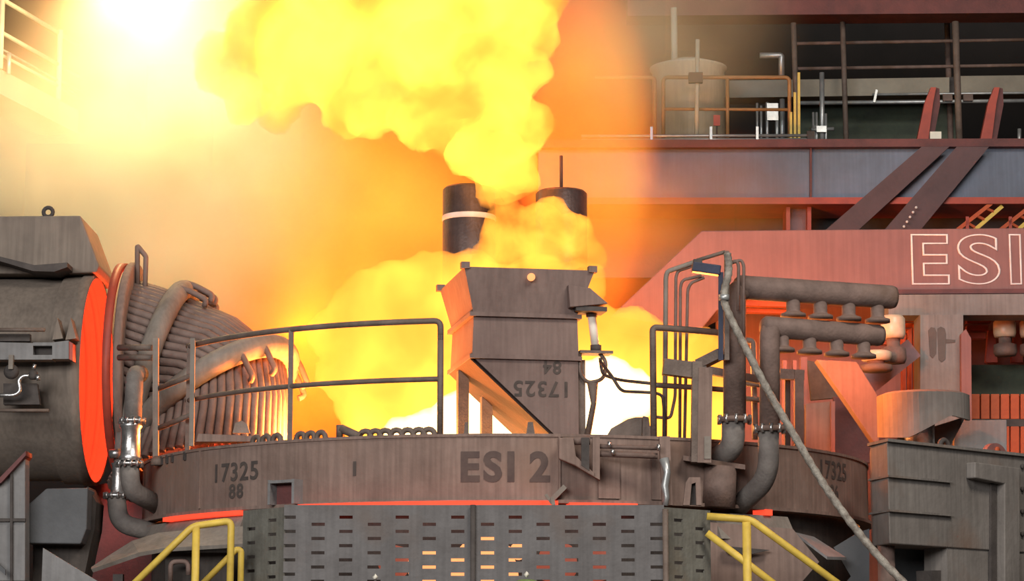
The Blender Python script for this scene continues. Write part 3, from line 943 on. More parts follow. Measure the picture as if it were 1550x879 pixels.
# plate added behind the gap, red light put into its colour; slag apron
tag(MB().prism([at(x, y, 29.8) for x, y in ((128, 736), (240, 720), (240, 900), (128, 900))], (0, 0.3, 0)).build('red_glow_plate', M['reddark']), 'dull red plate painting the glow below the duct mouth', 'casing')
ap = thing('slag_apron', at(250, 830, 25.2), 'dusty curved slag apron sweeping out under the furnace band', 'apron')
vs, fs = [], []
rim = [(138, 858, 25.9), (165, 840, 25.7), (200, 818, 25.5), (240, 806, 25.35), (300, 800, 25.1), (372, 796, 24.9)]
low = [(138, 861, 25.2), (170, 850, 25.0), (210, 836, 24.85), (250, 829, 24.75), (305, 826, 24.65), (372, 822, 24.6)]
for (x, y, Yd), (x2, y2, Y2) in zip(rim, low):
    vs += [at(x, y, Yd), at(x2, y2, Y2)]
fs = [(2 * i, 2 * i + 1, 2 * i + 3, 2 * i + 2) for i in range(5)]
a_o = MB().add(vs, fs).build('apron_plate', M['dust'], ap)
sm = a_o.modifiers.new('thickness', 'SOLIDIFY')
sm.thickness = 0.04
for px in (180, 262, 340):
    p = at(px, 850, 25.15)
    MB().box((p.x, 25.15, 1.4), (0.1, 0.1, 2.9)).build('apron_leg', M['dark'], ap)
MB().plate([(250, 836), (263, 836), (263, 812 + 24), (345, 836), (345, 879), (250, 879)], 25.0, 0.1).build('apron_back', M['shell_low'], ap)
MB().tube(rounded([at(258, 879, 24.8), at(258, 850, 24.8), at(285, 849, 24.8), at(285, 870, 24.8)], 0.06), 0.025, 8).build('apron_pipe', M['pipe'], ap)

# ================================================================ water-cooled elbow
secs = [(200, 560, 0, 29.0, 0), (240, 580, 16, 29.0, 2), (314, 622, 56, 28.85, 15), (302, 716, 80, 28.65, 13)]
elb = thing('cooled_elbow', at(310, 700, 29), 'ribbed water-cooled duct elbow bending down into the furnace roof', 'elbow')
NT = 60
RE = 1.03


def sec_pt(s, psi, r):
    px, py, deg, Yc, beta = s
    c = at(px, py, Yc)
    t = math.radians(deg)
    b = math.radians(beta)
    U = Vector((math.sin(t), 0, math.cos(t)))
    V = Vector((0, math.cos(b), -math.sin(b)))
    return c + U * (math.cos(psi) * r) + V * (math.sin(psi) * r)


for k in range(3):
    s0, s1 = secs[k], secs[k + 1]
    sm_ = ((s0[0] + s1[0]) / 2 + (3 if k else 0), (s0[1] + s1[1]) / 2 - (3 if k else 0)) + tuple((s0[j] + s1[j]) / 2 for j in (2, 3, 4))
    for i in range(NT):
        psi = 2 * math.pi * i / NT
        MB().tube([sec_pt(s0, psi, RE), sec_pt(sm_, psi, RE), sec_pt(s1, psi, RE)], 0.05, 8).build('cooling_tube', M['tube'], elb)
# inner liner closes the gaps between tubes
for k in range(3):
    vs, fs = [], []
    for s in secs[k:k + 2]:
        vs += [sec_pt(s, 2 * math.pi * i / 44, RE - 0.04) for i in range(44)]
    fs = [(i, (i + 1) % 44, 44 + (i + 1) % 44, 44 + i) for i in range(44)]
    MB().add(vs, fs, True).build('elbow_liner', M['dark'], elb)
for s, r, rr, in ((secs[1], RE + 0.10, 0.125), (secs[2], RE + 0.10, 0.135)):
    MB().tube([sec_pt(s, 2 * math.pi * i / 56, r) for i in range(56)], rr, 14, closed=True).build('collar_pipe', M['dust'], elb)
# flange toward the duct
mb = MB()
c = at(196, 560, 29.0)
mb.lathe([(0.95, 0), (1.25, 0), (1.27, 0.02), (1.27, 0.08), (1.25, 0.10), (0.95, 0.10)], c, X, 64)
mb.build('flange', M['shell'], elb)
mb = MB()
mb.lathe([(1.20, -0.12), (1.26, -0.12), (1.26, -0.03), (1.20, -0.03), (1.20, -0.12)], c, X, 64)
mb.build('flange_ring', M['redbright'], elb)  # the rim's red glow is painted on as ring colour
# U-bends riding on the collars
for s, psis in ((secs[1], (-0.15, -0.45, 0.12, 0.35, 0.6)), (secs[2], (-0.75, -1.05, 0.15, 0.4))):
    for p in psis:
        a = sec_pt(s, p - 0.05, RE + 0.05)
        b = sec_pt(s, p + 0.05, RE + 0.05)
        t = math.radians(s[2])
        dirv = Vector((math.cos(t), 0, -math.sin(t)))
        out = (sec_pt(s, p, RE + 1) - sec_pt(s, p, RE)).normalized()
        q0, q1 = a + dirv * 0.34, a + out * 0.14 + dirv * 0.10
        q2, q3 = b + out * 0.14 + dirv * 0.10, b + dirv * 0.34
        MB().tube(rounded([q0, q0 + out * 0.09, q1, q1 - dirv * 0.12], 0.08), 0.036, 8).build('return_bend', M['tube'], elb)
# sign-like loop frame on the flange
lf = thing('loop_frame', at(214, 440, 28.6), 'narrow upright steel loop standing behind the duct flange', 'frame')
MB().tube(rounded([at(208, 440, 28.6), at(208, 372, 28.6), at(221, 388, 28.6), at(219, 450, 28.6)], 0.02), 0.03, 8).build('loop', M['shell'], lf)

# ================================================================ flanged pipe pair beside the elbow
def flange(parent, p, axis, r, t, mt, nb=10, br=0.018, bm='silver'):
    axis = Vector(axis).normalized()
    f = MB().lathe([(0, 0), (r, 0), (r, t), (0, t)], Vector(p) - axis * t / 2, axis, 24).build('flange', M[mt], parent)
    s = axis.cross(Vector((0, 1, 0)))
    if s.length < 1e-3:
        s = axis.cross(Vector((1, 0, 0)))
    s.normalize()
    u = axis.cross(s)
    first = None
    for k in range(nb):
        a = 2 * math.pi * (k + 0.5) / nb
        q = Vector(p) + (s * math.cos(a) + u * math.sin(a)) * (r * 0.93) - axis * (t * 0.5 + br)
        if first is None:
            first = MB().lathe([(0, 0), (br, 0), (br, t + 2 * br), (0, t + 2 * br)], q, axis, 8).build('bolt', M[bm], f)
            off = WORLD_LOC[first.name] - q
        else:
            dup(first, q + off, f)
    return f


YP = 27.0
Z = Vector((0, 0, 1))
p1_ = thing('flanged_pipe', at(200, 700, YP), 'dusty riser pipe with a bright bolted coupling and elbow beside the duct', 'pipe', 'flanged water pipes beside the duct')
MB().tube([at(201, 640, YP), at(203, 582, YP), at(204, 572, YP + 0.04), at(206, 566, YP + 0.12), at(212, 566, YP + 0.4)], 0.098, 18).build('riser', M['elbow'], p1_)
flange(p1_, at(200, 637, YP), Z, 0.145, 0.035, 'silver', 12)
MB().lathe([(0.11, 0), (0.13, 0.03), (0.11, 0.06), (0.105, 0.2), (0.105, 0.34), (0.125, 0.37), (0.125, 0.4), (0.10, 0.43)], at(197, 697, YP), n=24).build('coupling', M['silver'], p1_)
flange(p1_, at(196, 702, YP), Z, 0.15, 0.035, 'silver', 12)
MB().tube(rounded([at(196, 704, YP), at(198, 742, YP), at(250, 770, YP + 0.5)], 0.28, 8), 0.105, 18).build('elbow', M['elbow'], p1_)
p2_ = thing('flanged_pipe', at(178, 760, YP + 0.5), 'lower riser pipe with a narrow bright coupling and wide elbow beside the duct', 'pipe', 'flanged water pipes beside the duct')
MB().lathe([(0.07, 0), (0.085, 0.05), (0.075, 0.12), (0.075, 0.3), (0.09, 0.34)], at(179, 747, YP + 0.5), n=20).build('coupling', M['silver'], p2_)
MB().cyl(at(166, 687, YP + 0.4), at(184, 685, YP + 0.4), 0.05, n=14).build('side_fitting', M['silver'], p2_)
MB().tube([at(180, 700, YP + 0.5), at(183, 655, YP + 0.5)], 0.06, 14).build('riser', M['elbow'], p2_)
flange(p2_, at(176, 750, YP + 0.5), Z, 0.14, 0.035, 'silver', 12)
MB().tube(rounded([at(176, 752, YP + 0.5), at(180, 792, YP + 0.4), at(245, 808, YP + 0.5)], 0.3, 8), 0.105, 18).build('elbow', M['elbow'], p2_)

# ================================================================ water manifolds
YM = 25.15


def manifold(label, h0, h1, r, ps, nz, yend, riser_px, riser_top, fl_y, elbow_pts, Yr):
    t = thing('water_manifold', at(riser_px, fl_y, Yr), label, 'manifold', 'water manifolds')
    a, b = at(*h0, YM), at(*h1, YM + 0.5)
    d = (b - a).normalized()
    prof = [(0, 0), (r * 0.75, 0.01), (r, 0.05), (r, (b - a).length - 0.04), (r * 0.9, (b - a).length), (0, (b - a).length)]
    head = MB().lathe(prof, a, d, 28).build('header_pipe', M['pipe'], t)
    for px in nz:
        f = (px - h0[0]) / (h1[0] - h0[0])
        q = a + (b - a) * f
        Yq = q.y
        ze = at(px, yend + (h1[1] - h0[1]) * f, Yq).z
        L = q.z - ze
        MB().lathe([(0.074, 0), (0.072, -L + 0.065), (0.085, -L + 0.05), (0.125, -L + 0.036), (0.132, -L + 0.03), (0.132, -L), (0.0, -L)], q, Z, 20).build('nozzle', M['pipe'], t)
    MB().tube(rounded([a + d * 0.12, at(riser_px, riser_top, Yr), at(riser_px, fl_y, Yr)], 0.16, 8) if ps else [at(riser_px, riser_top, Yr), at(riser_px, fl_y, Yr)], r * 0.94, 20).build('riser', M['pipe'], t)
    flange(t, at(riser_px, fl_y, Yr), Z, r + 0.05, 0.05, 'pipe', 10, 0.02)
    MB().tube(rounded(elbow_pts, 0.35, 9), r * 0.96, 20).build('elbow', M['elbow'], t)
    return t


manifold('upper brown water manifold with four flared nozzles and riser', (1112, 434), (1354, 450), 0.124, True, (1199, 1240, 1283, 1327), 474, 1112, 445, 635,
         [at(1110, 638, YM), at(1110, 676, YM), at(1072, 704, YM + 0.45)], YM)
manifold('lower brown water manifold with four flared nozzles and riser', (1153, 494), (1334, 508), 0.112, True, (1183, 1224, 1265, 1306), 530, 1165, 505, 649,
         [at(1163, 652, YM), at(1164, 722, YM + 0.05), at(1112, 772, YM + 0.55)], YM)

# ================================================================ bracket posts and small gear beside the manifolds
bp = thing('bracket_post', at(1058, 690, 25.12), 'brown bracket post with a short cross arm before the flames', 'bracket')
MB().beam(at(1056, 700, 25.12), at(1058, 548, 25.12), 0.165, 0.14).build('post', M['rail'], bp)
MB().beam(at(1066, 700, 25.04), at(1068, 556, 25.04), 0.02, 0.14).build('post_edge', M['shell'], bp)
MB().beam(at(1004, 555, 25.12), at(1062, 562, 25.14), 0.14, 0.16).build('cross_arm', M['rail'], bp)
MB().beam(at(1058, 552, 25.12), at(1092, 535, 25.0), 0.12, 0.10).build('knee', M['rail'], bp)
MB().beam(at(1070, 560, 25.85), at(1150, 575, 25.85), 0.10, 0.08).build('tie_bar', M['rail'], bp)
MB().plate([(1066, 660), (1076, 660), (1076, 694), (1066, 694)], 25.02, 0.04).build('tab_plate', M['dust'], bp)
pf = thing('pipe_frame', at(1200, 690, 27.0), 'grey rectangular pipe frame behind the lower manifold riser', 'frame')
MB().beam(at(1209, 720, 27.0), at(1209, 560, 27.0), 0.12, 0.10).build('upright', M['pipe'], pf)
MB().beam(at(1180, 566, 27.0), at(1217, 568, 27.0), 0.10, 0.11).build('crossbar', M['pipe'], pf)
MB().beam(at(1192, 720, 27.1), at(1192, 575, 27.1), 0.06, 0.06).build('upright', M['dark'], pf)
pt = thing('thin_pipe_pair', at(1140, 650, 26.9), 'thin bent pipe between the two manifold risers', 'pipe')
MB().tube(rounded([at(1128, 515, 26.9), at(1140, 516, 26.9), at(1143, 640, 26.9), at(1143, 665, 26.9)], 0.08), 0.035, 8).build('pipe', M['rail'], pt)
MB().tube([at(1126, 580, 26.8), at(1150, 582, 26.8)], 0.03, 8).build('crossover', M['rail'], pt)
MB().tube([at(1126, 603, 26.8), at(1150, 605, 26.8)], 0.03, 8).build('crossover', M['rail'], pt)
sw = thing('limit_switch', at(1098, 545, 24.95), 'dark blue switch box on a slim mast above the railing', 'switch')
MB().box((at(1069, 407, 24.95)), (0.29, 0.12, 0.10), M=Matrix.Rotation(math.radians(8), 3, 'Y')).build('switch_box', M['bluebox'], sw, 0.01)
MB().box((at(1056, 397, 24.95)), (0.09, 0.08, 0.06)).build('switch_head', M['dark'], sw, 0.006)
MB().beam(at(1100, 545, 24.95), at(1100, 380, 24.95), 0.06, 0.05).build('mast', M['rail'], sw)
MB().beam(at(1091, 545, 24.93), at(1091, 412, 24.93), 0.03, 0.05).build('mast_channel', M['bluebox'], sw)
MB().tube([at(1055, 394, 24.97), at(1098, 381, 24.97)], 0.02, 8).build('stay', M['rail'], sw)
cpts = [
    [(1050, 397), (1010, 411), (1008, 420), (1006, 668)],
    [(1048, 403), (1026, 410), (1023, 420), (1022, 600), (1015, 633), (993, 631)],
    [(1062, 417), (1033, 424), (1030, 434), (1029, 668)],
    [(1066, 420), (1046, 428), (1041, 438), (1036, 668)],
    [(1098, 400), (1115, 394), (1118, 402), (1117, 470)],
    [(1102, 400), (1122, 393), (1126, 402), (1125, 520)],
]
labs = ['thin pale conduit outermost of the four hanging below the blue switch box', 'thin dark conduit with a hooked foot below the blue switch box',
        'thin dark conduit dropping straight below the blue switch box', 'thin conduit next to the mast below the blue switch box',
        'thin conduit looping over beside the mast above the upper manifold', 'thin longer conduit looping over in front of the upper manifold end']
for i, (cp, lab) in enumerate(zip(cpts, labs)):
    tag(MB().tube(rounded([at(x, y, (25.75 + 0.02 * i) if i < 4 else 24.95) for x, y in cp], 0.05), 0.017 if i else 0.026, 8).build('conduit', M['pipe'] if i else M['dust']), lab, 'conduit', 'thin conduits')
# braided hose running down past the ring
hp_ = [(1101, 383, 24.85), (1103, 410, 24.85), (1096, 446, 24.85), (1101, 470, 24.85), (1128, 525, 24.85), (1163, 592, 24.85), (1200, 655, 24.85), (1240, 722, 24.8), (1282, 783, 24.7), (1330, 842, 24.6), (1385, 898, 24.4), (1420, 930, 24.3)]
pts = [at(*p) for p in hp_]
sm_pts = []
for i in range(len(pts) - 1):
    p0, p1, p2, p3 = pts[max(i - 1, 0)], pts[i], pts[i + 1], pts[min(i + 2, len(pts) - 1)]
    for k in range(8):
        t = k / 8
        sm_pts.append(0.5 * ((2 * p1) + (p2 - p0) * t + (2 * p0 - 5 * p1 + 4 * p2 - p3) * t * t + (3 * p1 - p0 - 3 * p2 + p3) * t ** 3))
sm_pts.append(pts[-1])
hs = thing('braided_hose', at(1240, 722, 25.0), 'long pale braided hose slanting down across the furnace flank', 'hose')
MB().tube(sm_pts, [0.036 + 0.006 * (i % 2) for i in range(len(sm_pts))], 10).build('hose_sheath', M['hose'], hs)
MB().cyl(sm_pts[16], sm_pts[19], 0.055, n=12).build('hose_ferrule', M['galv'], hs)

# ================================================================ red electrode gantry
YG = 31.0
gt = thing('electrode_gantry', at(1300, 445, YG), 'big red box gantry arm with white outlined letters', 'gantry')
MB().prism([at(x, y, YG) for x, y in ((925, 478), (1062, 349), (1640, 344), (1640, 438), (1345, 440), (1130, 447), (1085, 470), (1060, 500))], (0, 1.3, 0)).build('box_arm', M['red'], gt, 0.015)
MB().prism([at(x, y, YG - 0.12) for x, y in ((1345, 438), (1640, 436), (1640, 443), (1345, 445))], (0, 0.6, 0)).build('lower_flange', M['reddark'], gt)
# outlined letters welded on the face
for ch, x0, x1 in (('E', 1380, 1436), ('S', 1450, 1513), ('I', 1529, 1545)):
    cu = bpy.data.curves.new('outline', 'FONT')
    cu.body = ch
    cu.size = 1.0
    cu.offset = 0.02
    cu.fill_mode = 'NONE'
    cu.bevel_depth = 0.013
    cu.bevel_resolution = 1
    cu.resolution_u = 8
    ob = bpy.data.objects.new('outline', cu)
    C.objects.link(ob)
    bpy.context.view_layer.update()
    me = ob.to_mesh()
    vs = [v.co.copy() for v in me.vertices]
    fs = [tuple(p.vertices) for p in me.polygons]
    ob.to_mesh_clear()
    bpy.data.objects.remove(ob)
    bpy.data.curves.remove(cu)
    mnx, mxx = min(v.x for v in vs), max(v.x for v in vs)
    mny, mxy = min(v.y for v in vs), max(v.y for v in vs)
    A, B = at(x0, 431, YG), at(x1, 354, YG)
    out = []
    for v in vs:
        out.append(Vector((A.x + (v.x - mnx) / (mxx - mnx) * (B.x - A.x), YG - 0.004 + v.z * 0.6, A.z + (v.y - mny) / (mxy - mny) * (B.z - A.z))))
    MB().add(out, fs, True).build('outlined_letter', M['weld'], gt)['label'] = 'white outlined weld letter on the gantry'

# grey portal under the gantry
po = thing('gantry_portal', at(1430, 660, 30.6), 'grey steel portal with fascia and wide column under the red gantry', 'portal')
MB().plate([(1345, 446), (1640, 444), (1640, 476), (1345, 477)], 30.7, 0.5).build('fascia', M['greycol'], po)
MB().plate([(1393, 476), (1458, 476), (1458, 660), (1393, 660)], 30.65, 0.5).build('column', M['greycol'], po)
MB().plate([(1455, 505), (1462, 498), (1470, 512), (1471, 640), (1462, 660), (1456, 660)], 30.5, 0.12).build('column_edge', M['red'], po)
for poly in ([(1405, 500), (1409, 495), (1415, 496), (1418, 503), (1417, 535), (1412, 542), (1408, 538)], [(1419, 497), (1424, 494), (1430, 497), (1432, 505), (1431, 543), (1426, 548), (1421, 544)], [(1432, 513), (1446, 514), (1446, 518), (1432, 519)]):
    MB().plate(poly, 30.64, 0.012).build('dark_patch', M['patch'], po)  # thin darker shapes laid on the column face
MB().box((at(1430, 660, 30.9).x, 30.9, 2.6), (0.5, 0.4, 5.2)).build('column_foot', M['shell_low'], po)
# bay behind the manifolds: red and orange colours carry its firelight
bay = thing('bay_lining', at(1250, 640, 33.0), 'bay lining behind the manifolds, firelight put into its red and orange', 'lining')
MB().prism([at(x, y, 33.2) for x, y in ((1085, 440), (1400, 440), (1400, 900), (1085, 900))], (0, 0.2, 0)).build('back_panel', M['red'], bay)
for k in range(5):
    MB().plate([(1335, 480 + k * 9), (1388 - (k > 1) * 8, 480 + k * 9), (1388 - (k > 1) * 8, 485 + k * 9), (1335, 485 + k * 9)], 31.6 + k * 0.08, 0.12).build('lintel_rib', M['corr'], bay)
for x in (1366, 1375, 1384):
    MB().plate([(x, 508 - (x - 1366)), (x + 5, 505 - (x - 1366)), (x + 5, 625), (x, 625)], 31.5 - (x - 1366) * 0.01, 0.15).build('jamb_rib', M['corr'], bay)
MB().plate([(1212, 540), (1222, 540), (1222, 690), (1212, 690)], 30.0, 0.1).build('panel_strip', M['red'], bay)
MB().plate([(1220, 611), (1262, 607), (1262, 690), (1220, 690)], 29.8, 0.15).build('panel_strip', M['hopper'], bay)
MB().plate([(1258, 607), (1264, 607), (1264, 690), (1258, 690)], 29.7, 0.1).build('panel_strip', M['red'], bay)
MB().plate([(1262, 600), (1340, 600), (1340, 700), (1262, 700)], 30.2, 0.1).build('panel_strip', M['reddark'], bay)
MB().plate([(1222, 545), (1290, 560), (1290, 600), (1228, 605)], 30.6, 0.1).build('panel_strip', M['dark'], bay)
MB().plate([(1125, 453), (1200, 455), (1200, 464), (1125, 462)], 31.2, 0.15).build('lintel_rib', M['corr'], bay)
MB().plate([(1130, 466), (1190, 468), (1190, 474), (1130, 472)], 31.4, 0.15).build('lintel_rib', M['corr'], bay)
for x0 in (1185, 1200):
    MB().plate([(x0, 545), (x0 + 6, 545), (x0 + 6, 690), (x0, 690)], 29.6, 0.1).build('jamb_rib', M['red'], bay)
ds = thing('diagonal_chute', at(1310, 690, 28.6), 'broad diagonal chute plate glowing orange at its upper end', 'chute')
MB().prism([at(x, y, 28.6) for x, y in ((1236, 544), (1297, 547), (1331, 602), (1331, 672), (1322, 668), (1277, 602))], (0, 0.25, 0)).build('chute_plate', M['hopper'], ds, 0.01)
tag(MB().beam(at(1286, 603, 30.42), at(1382, 527, 30.45), 0.16, 0.26).build('purple_strut', M['purple']), 'purple-grey diagonal strut crossing behind the chute plate', 'strut')


def insulator(px, py, r, h, Y, label, flip=False):
    t = thing('insulator', at(px, py, Y), label, 'insulator', 'ceramic insulators')
    p = at(px, py, Y)
    MB().lathe([(0, h), (r * 0.8, h), (r, h * 0.85), (r, 0.05), (r * 0.9, 0), (0, 0)], p, Z, 24).build('ceramic_body', M['ceramic'], t)
    MB().lathe([(r * 0.55, 0), (r * 0.55, -h * 0.35), (r * 1.0, -h * 0.45), (r * 1.05, -h * 0.9), (r * 0.9, -h * 1.1), (0, -h * 1.1)], p, Z, 24).build('lower_socket', M['pipe'], t)


insulator(1352, 512, 0.15, 0.28, 30.0, 'cream insulator between manifold ends and glowing ribs')
insulator(1326, 546, 0.19, 0.12, 29.7, 'low orange-lit insulator under the lower manifold end')
insulator(1521, 510, 0.145, 0.22, 31.4, 'cream insulator hanging in the dark bay beside the portal column')
insulator(1561, 510, 0.145, 0.22, 31.4, 'cream insulator hanging farther from the portal column in the dark bay')
# dark bay beyond the column
db = thing('transformer_bay', at(1520, 660, 32), 'dark red bay with orange boarded cladding beside the portal column', 'bay')
MB().plate([(1455, 470), (1660, 470), (1660, 720), (1455, 720)], 32.6, 0.2).build('back_panel', M['reddark'], db)
for k in range(3):
    MB().plate([(1464, 480 + 12 * k), (1500 - 4 * k, 480 + 12 * k), (1500 - 4 * k, 488 + 12 * k), (1464, 488 + 12 * k)], 31.8, 0.15).build('lintel_rib', M['redbright'], db)
MB().plate([(1464, 552), (1640, 552), (1640, 599), (1464, 599)], 31.9, 0.1).build('green_panel', M['green'], db)
x = 1470
while x < 1640:
    MB().plate([(x, 596), (x + 13, 596), (x + 13, 634), (x, 634)], 31.2, 0.06).build('cladding_board', M['corr'], db, 0.008)
    MB().plate([(x, 645), (x + 13, 645), (x + 13, 700), (x, 700)], 31.0, 0.06).build('cladding_board', M['corr'], db, 0.008)
    x += 15
MB().plate([(1464, 634), (1640, 634), (1640, 645), (1464, 645)], 31.1, 0.2).build('sill', M['dark'], db)
for x in (1496, 1535):
    MB().plate([(x, 500), (x + 10, 500), (x + 14, 548), (x - 4, 548)], 32.1, 0.1).build('red_fin', M['redbright'], db)

# ================================================================ hood and housing
hd = thing('curved_hood', at(1398, 660, 27.6), 'rounded grey hood with a dark slanting mouth and a polished ram', 'hood')
HC = at(1397, 605, 27.9)
hr = 0.52
vs, fs, n = [], [], 28
for i in range(n + 1):
    a = -1.75 + 3.5 * i / n
    x, y = HC.x + hr * math.sin(a), HC.y - hr * math.cos(a)
    ztop = at(1397, 601, HC.y - hr * 0.2).z + 0.02
    px = 1397 + 68 * math.sin(a)
    ylow = 662 if px < 1365 else (662 - (px - 1365) / 62 * 34 if px < 1427 else 628 + (px - 1427) / 36 * 8)
    zl = at(px, ylow, y).z
    vs += [Vector((x, y, zl)), Vector((x, y, ztop)), Vector((HC.x + hr * 0.86 * math.sin(a), HC.y - hr * 0.86 * math.cos(a), ztop + 0.03))]
for i in range(n):
    k = 3 * i
    fs += [(k, k + 3, k + 4, k + 1), (k + 1, k + 4, k + 5, k + 2)]
fs.append(tuple(3 * i + 2 for i in range(n + 1)))
ho = MB().add(vs, fs).build('hood_shell', M['tankbox'], hd)
sm = ho.modifiers.new('thickness', 'SOLIDIFY')
sm.thickness = 0.03
MB().cyl(at(1392, 690, 27.9), at(1392, 615, 27.9), 0.17, n=24).build('ram', M['silver'], hd)
MB().prism([at(x, y, 28.1) for x, y in ((1360, 662), (1462, 630), (1440, 672))], (0, 0.2, 0)).build('mouth_back', M['dark'], hd)
tag(MB().plate([(1444, 636), (1524, 635), (1525, 1100), (1444, 1100)], 28.4, 0.1).build('shield_plate', M['greyplate'], None, 0.01), 'square light grey shield plate behind the housing lug', 'plate')

A_, B_ = at(1343, 667, 25.3), at(1556, 694, 27.0)
L_ = at(1318, 663, 25.75)
fd = Vector((B_.x - A_.x, B_.y - A_.y, 0)).normalized()
fn = Vector((fd.y, -fd.x, 0))
ZT = A_.z


def face(px, py, off=0.0):
    d = at(px, py, 10.0) - CAM
    P0 = A_ + fn * off
    t = (P0 - CAM).dot(fn) / d.dot(fn)
    return CAM + d * t


hsg = thing('gear_housing', (A_.x + 0.6, 26.2, FLOOR_Z), 'large ribbed grey housing with an inverted L bracket on its flank', 'housing')
zb = face(1400, 826).z
Bx = A_ + fd * 2.6
foot = [Vector((L_.x, L_.y, 0)), Vector((A_.x, A_.y, 0)), Vector((Bx.x, Bx.y, 0)), Vector((Bx.x - fn.x * 1.0, Bx.y - fn.y * 1.0, 0)), Vector((L_.x + 0.1, L_.y + 0.8, 0))]
MB().prism([p + Vector((0, 0, zb)) for p in foot], (0, 0, ZT - zb)).build('housing_body', M['tankbox'], hsg, 0.012)
# flange lip on top and two ribs
def lip(z, h, out, pend, name):
    e = A_ + fd * pend
    pts = [Vector((L_.x - fd.x * out, L_.y - fd.y * out, z)), Vector((A_.x, A_.y, z)) + fn * out - fd * out, Vector((e.x, e.y, z)) + fn * out, Vector((e.x, e.y, z)) - fn * 0.05, Vector((L_.x, L_.y, z)) - fn * 0.05]
    MB().prism(pts, (0, 0, h)).build(name, M['tankbox'], hsg)


lip(ZT - 0.01, 0.03, 0.04, 2.6, 'top_flange')
dl = (face(1436, 700) - A_).dot(fd)
lip(face(1343, 722).z, 0.022, 0.04, dl, 'rib')
lip(face(1343, 774).z, 0.022, 0.04, dl, 'rib')
q = [face(x, y, 0.0) for x, y in ((1462, 700), (1530, 709), (1530, 900), (1507, 900), (1507, 733), (1462, 724))]
MB().prism(q, fn * 0.12).build('l_bracket', M['tankbox'], hsg, 0.012)
q = [face(x, y, 0.0) for x, y in ((1497, 733), (1505, 733), (1505, 900), (1497, 900))]
MB().prism(q, fn * 0.03).build('seam', M['dark'], hsg)
# lower part of the housing: plate to the floor under the right half, slanting chute end, round leg
q = [face(x, y, -0.02) for x, y in ((1434, 815), (1600, 840), (1600, 910), (1434, 910))]
MB().prism(q, -fn * 0.3).build('lower_plate', M['tankbox'], hsg)
MB().cyl((L_.x + 0.12, L_.y - 0.08, 0), (L_.x + 0.12, L_.y - 0.08, zb + 0.1), 0.09, n=16).build('round_leg', M['pipe'], hsg)
mb = MB()
q = [face(x, y, -0.5) for x, y in ((1352, 818), (1432, 836), (1432, 910), (1352, 910))]
mb.prism(q, -fn * 0.1)
mb.build('under_plate', M['bluegrey'], hsg)
q = [face(x, y, -0.1) for x, y in ((1410, 863), (1440, 863), (1438, 905), (1412, 905))]
MB().prism(q, -fn * 0.2).build('under_block', M['dark'], hsg)
q = [face(x, y, -0.02) for x, y in ((1345, 816), (1434, 836), (1434, 832), (1345, 800))]
mb = MB()
# lugs on the housing
lg = thing('lifting_lug', face(1458, 690), 'dark ring lifting lug standing on the housing', 'lug')
c = face(1458, 674) - fn * 0.25
MB().tube([c + fd * (0.075 * math.cos(a)) + Z * (0.075 * math.sin(a)) for a in [2 * math.pi * k / 18 for k in range(18)]], 0.03, 8, closed=True).build('ring', M['dark'], lg)
MB().box(c - Z * 0.11, (0.16, 0.06, 0.08)).build('lug_base', M['tankbox'], lg)
lg = thing('lifting_lug', face(1532, 690), 'half-round plate lifting lug standing on the housing', 'lug')
c = face(1532, 692) - fn * 0.2
MB().prism([c + fd * (0.21 * math.cos(a)) + Z * (0.17 * math.sin(a)) for a in [math.pi * k / 14 for k in range(15)]], -fn * 0.06).build('half_disc', M['red'], lg)
MB().lathe([(0, 0), (0.04, 0), (0.04, 0.02), (0, 0.02)], c + Z * 0.09 + fn * 0.001, fn, 14).build('hole', M['corr'], lg)
# bolts down the far edge
for k in range(4):
    p = face(1546, 706 + k * 34)
    MB().lathe([(0, 0), (0.025, 0), (0.025, 0.03), (0, 0.03)], p, fn, 8).build('bolt', M['dark'], hsg)

# lower plates under the furnace beside the housing
lp = thing('wind_plate', at(1300, 879, 26.2), 'blue-grey angular plate standing between stair rail and housing', 'plate')
MB().prism([at(x, y, 26.2) for x, y in ((1262, 828), (1300, 805), (1316, 800), (1316, 905), (1262, 905), (1288, 872))], (0, 0.06, 0)).build('plate', M['bluegrey'], lp)
MB().box((at(1310, 879, 26.3).x, 26.3, 1.3), (0.2, 0.06, 2.6)).build('stand', M['shell_low'], lp)
vn = thing('sloping_vane', at(1245, 842, 25.4), 'thin dusty sloping vane under the furnace behind the yellow rail', 'vane')
v4 = [at(1203, 805, 25.6), at(1232, 812, 26.1), at(1281, 843, 26.0), at(1252, 842, 25.4)]
MB().prism(v4, (0, 0, -0.03)).build('vane_plate', M['greyplate'], vn)
MB().box((at(1245, 860, 25.8).x, 25.8, 1.4), (0.08, 0.2, 2.8)).build('stand', M['dark'], vn)
tag(MB().plate([(1075, 790), (1200, 800), (1240, 850), (1215, 879), (1215, 905), (1075, 905)], 25.3, 0.1).build('skirt_panel', M['shell']), 'brown skirt panel under the furnace behind the yellow rail', 'panel')
tag(MB().prism([at(x, y, 25.2) for x, y in ((1096, 826), (1165, 832), (1130, 840), (1100, 836))], (0, 0.06, 0)).build('dark_slot', M['dark']), 'dark slot cut in the skirt panel behind the yellow rail', 'slot')
